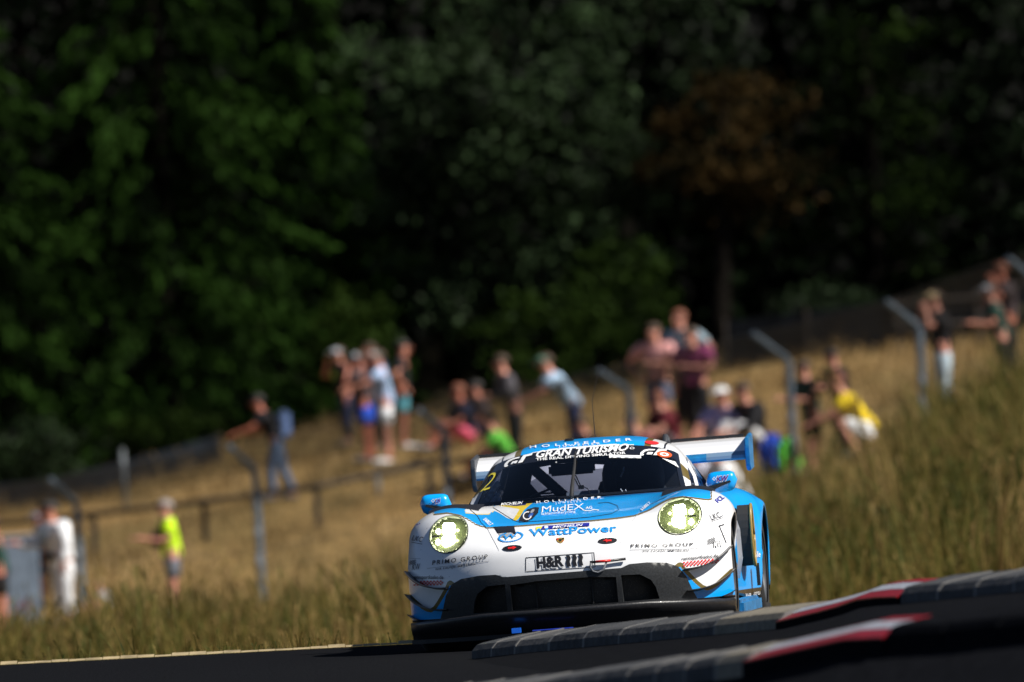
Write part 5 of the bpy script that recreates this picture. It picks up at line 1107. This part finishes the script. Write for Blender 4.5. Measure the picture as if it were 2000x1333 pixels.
# crest
sh = [(1086.5, 1052.5), (1094, 1051), (1102.5, 1051.5), (1102, 1057), (1098, 1061), (1094.5, 1062), (1089, 1059.5), (1086.5, 1056)]
fill(sh, M_gold, 'crest', off=.003, step=3); fill([(1091.5, 1054.8), (1097.5, 1054.2), (1097, 1057.5), (1094.3, 1059.3), (1091.8, 1057.6)], M_ink, 'crest', .005, 3); fill([(1087.5, 1053.5), (1091, 1053), (1091, 1055.5), (1087.5, 1056)], M_red, 'crest', .0045, 3); fill([(1098, 1057.5), (1101, 1057), (1098.5, 1060)], M_red, 'crest', .0045, 3); fill([(1098, 1052.4), (1101.3, 1052.3), (1101, 1055), (1098, 1055.5)], M_ink, 'crest', .0045, 3)
for c, a in (((1000.5, 1071.5), -5), ((1186.5, 1057.3), -4)):
    fill(oval(c, 19, 5.4, a), M_ink, 'fastener_pad', .004); ar = [(-9, 0), (-1, -3.4), (-1, -1.5), (8, -1.5), (8, 1.5), (-1, 1.5), (-1, 3.4)]
    sgn = -1 if c[0] < 1100 else 1; t = radians(a); fill([(c[0] + sgn * x * cos(t) - y * sin(t), c[1] + sgn * x * sin(t) + y * cos(t)) for x, y in ar], M_red, 'arrow', .006, 3)
for bl, br, h, l0, l1, s0, s1, sh_ in (((1232, 1070.5), (1353, 1067), 6.5, (1229.6, 1074.6), (1364, 1072), (1254, 1078.6), (1344, 1077.6), 0), ((845, 1104), (953.5, 1092), 8, (835, 1110.8), (955.8, 1096.5), (852, 1114.5), (930, 1104), .25)):
    text('PRIMO GROUP', bl, br, h, M_ink, sh_, .010, 1.35); line([l0, l1], .8, M_grey); text('WIR KAUFEN IMMOBILIEN', s0, s1, 3.6, M_ink, sh_, .012, 1.2)
text('LKC', (1389, 1017.5), (1408, 1011), 11, M_ink, -.1, .008, 1.15, up=(-.45, -1)); text('.', (1408.5, 1010), (1411, 1009), 11, M_ink); line([(1389, 1019.5), (1412.5, 1011.5)], 1, M_ink)
text('LKC', (805, 1056), (826, 1060), 10, M_ink, .3, .008, 1.1); line([(804, 1059.5), (825, 1063.5)], 1, M_ink)
text('rennsportkasko.de', (1331, 1095), (1402, 1089), 7.0, M_ink, 0, .008); checker((1333.5, 1107.5), (1403, 1100), 9.5, 20, 3, M_red)
text('rennsportkasko.de', (808, 1131), (867, 1131.5), 7.0, M_ink, 0, .008); checker((809, 1144.5), (866.5, 1143), 9, 18, 3, M_red)
text('KW', (1392, 1071), (1412, 1069), 13, M_ink, .2, .0); text('KW', (1393.5, 1070), (1411, 1068), 10, M_white, .2, .0, off=.006); checker((1381, 1065), (1396, 1061), 11, 7, 6, M_ink)
text('KW', (806, 1114), (823, 1113), 12, M_ink, .35); checker((801, 1104), (813, 1102), 8, 6, 4, M_ink)
text('FCL', (1402, 984), (1414.5, 974), 9, M_navy, 0, .03, up=(-1, -.9)); text('FCL', (811, 1030), (822, 1024), 7, M_navy, 0, .03)
line([(1403, 1028.5), (1414, 1025)], 2.4, M_ink); line([(1405, 1029), (1411, 1044), (1418, 1061)], 1.8, M_ink)
# hood
text('MudEX', (1058, 1002.5), (1141, 996.5), 11.5, M_white, .1, .0); text('AG', (1144, 996.5), (1157, 995.5), 5, M_white, 0, .02); text('SchlammRecycling', (1057, 1008), (1124, 1003), 5, M_white, 0, 0)
line([(1135, 995), (1142, 998), (1152, 998.5), (1160, 996), (1170, 997.5)], 1.6, M_white, 'swoosh')
text('HOLLFELDER', (1048, 985), (1175, 975), 4.2, M_white, 0, .02, 1.9); text('JUWELIER', (1085, 986.5), (1136, 982.5), 3.4, M_white, 0, .01, 1.9)
text('MICHELIN', (978, 989), (1022, 985.5), 5, M_white, .4, .02, off=.004)
fill([(964, 1030), (1004, 1028), (1008.5, 1046), (999, 1040.5), (972, 1043)], M_ink, 'hood_vent', .003); fill([(973, 1044), (1000, 1041.5), (1008.5, 1049), (978, 1051)], M_grey, 'hood_vent_lip', .002)
fill([(1013, 1019), (1018, 1008), (1030, 996), (1045, 991.5), (1053, 992.5), (1051, 1003), (1041, 1014), (1030, 1019.5)], M_ink, 'filler_pad', .003)
ring((1030, 1009), 9, 8, .25, M_white, -35, 40, 330, 24); fill(oval((1040, 1000), 5, 2.4, -40), M_grey, off=.005); fill(oval((1037, 1008), 6, 3, -45), mat('vinyl_midblue', (.03, .10, .4), .35), off=.0045)
line([(1168, 983.5), (1188, 982), (1205, 988), (1208.5, 996), (1195, 1004), (1150, 1011), (1060, 1018), (1015, 1021), (1003, 1017), (985, 1006), (963, 992)], .9, M_ink)
line([(1250, 1000), (1240, 1012), (1225, 1032), (1211, 1062)], .8, M_grey); line([(952, 1033), (975, 1076)], .8, M_grey)
line([(918, 996), (932, 1008), (940, 1022), (952, 1033)], .9, M_ink); line([(1250, 1000), (1272, 985), (1302, 971)], .8, M_ink)
text('SABELT', (943, 1017), (958, 1029.5), 7, M_white, 0, .02, up=(.9, -.6)); text('SABELT', (1254, 1000), (1272, 985), 5, M_white, 0, .02)
line([(1345, 1055), (1424, 1045)], .7, M_grey); line([(800, 1091), (822, 1092)], .7, M_grey)
# windscreen banner and roof
text('GRAN TURISMO', (1047.5, 895), (1228, 880.5), 12.5, M_white, .32, .028, up=(-.02, -1), off=.004); text('THE REAL DRIVING SIMULATOR', (1047, 901), (1222, 888), 4.6, M_white, 0, .02, off=.004); ring((1234.5, 877), 4.6, 2.2, .3, M_white)
def gt(bl, sc=1.0, sl=-.22):
    k = lambda pts: [(bl[0] + x * sc, bl[1] + (y * .70 + x * sl) * sc) for x, y in pts]
    fill(k([(0, 0), (1, -6), (8, -14), (18, -17), (31, -17), (29, -13.5), (18, -13), (10, -9), (6, -3), (8, 0), (6, 3), (2, 3)]), M_white, 'emblem', .004, 4)
    fill(k([(13, -1), (16, -8), (27, -8), (24, -1)]), M_white, 'emblem', .004, 4)
    fill(k([(27, 0), (34, -13), (38, -19), (56, -19), (54, -14), (43, -13.5), (36, 0)]), M_white, 'emblem', .004, 4)
gt((985, 912)); gt((1250, 889), .95, .04)
ring((1297, 889), 15, 6, .35, M_orange, 8); ring((1297, 889), 9, 3.4, .5, M_white, 8); fill(oval((1297, 889), 4, 1.8, 8), M_orange, off=.005)
fill([(1190, 889.5), (1252, 891), (1252, 896.5), (1190, 895.5)], M_white, off=.004)
fill([(1292, 896), (1318, 903), (1326, 915), (1310, 906)], M_white, off=.004)
text('HOLLFELDER', (1035, 877), (1234, 862), 4.6, M_white, 0, .02, 1.8); text('JUWELIER', (1091, 875.5), (1172, 869.5), 3.6, M_white, 0, .01, 1.7)
fill(oval((1273, 866), 14, 3.4, 5), M_red, off=.004)
text('2', (938, 962), (962, 955), 34, M_yel, .35, -.012, off=.004, up=(.25, -1)); 
line([(1341, 902), (1356, 930), (1363, 958)], 6, M_white, 'pillar_sticker'); line([(920, 985), (935, 950), (950, 918)], 2.2, M_white, 'pillar_sticker')
line([(1085, 903.5), (1088, 904)], 3, M_grey)
# mirrors and rear quarter
for (bl, br, h) in (((846, 984), (862, 981), 7), ((1395, 941), (1424, 938), 9)):
    text('KW', (bl[0] + 4, bl[1]), br, h, M_purple, .3, .04, y=-.612); text('KW', (bl[0] + 3, bl[1] + 1), (br[0] + 1, br[1] + 1), h + 2, M_white, .3, .07, y=-.6105)
    V = []; Fc = []
    for i in range(4):
        for j in range(3):
            if (i + j) % 2: p = np.array([bl[0] - 4 + 2.6 * i, bl[1] - 4 - 2.4 * j - .2 * i]); b0 = len(V); V += [p, p + [2.6, 0], p + [2.6, 2.4], p + [0, 2.4]]; Fc.append((b0, b0 + 1, b0 + 2, b0 + 3))
    stick('checker_patch', V, Fc, M_white, y=-.612)
text('DS Folie', (1457, 1090), (1484, 1088), 11, M_white, .2, .01); text('RHB', (1455, 1168), (1466, 1167), 8, M_white); text('TESTED', (1470, 1164), (1484, 1161), 6, M_white)
# tow strap hanging at the right of the plate
a_ = [cast(*p, .02) for p in ((1152, 1100), (1185, 1098), (1221, 1093.5))]; MB().tube(a_, [.008, .007, .008]).build('tow_bar', M_ink, car, True)
a_ = [cast(*p, .028) for p in ((1163, 1099.5), (1192, 1097))]; MB().tube(a_, .0075).build('tow_bar_tape', M_red, car, True)
a_ = [cast(px, py, .02) for px, py in ((1154, 1101), (1153, 1110), (1158, 1117), (1168, 1119), (1178, 1114), (1184, 1100))]; MB().tube([p for p in a_ if p is not None], .007, 6).build('tow_strap', mat('strap_grey', (.12, .13, .15), .7), car, True)
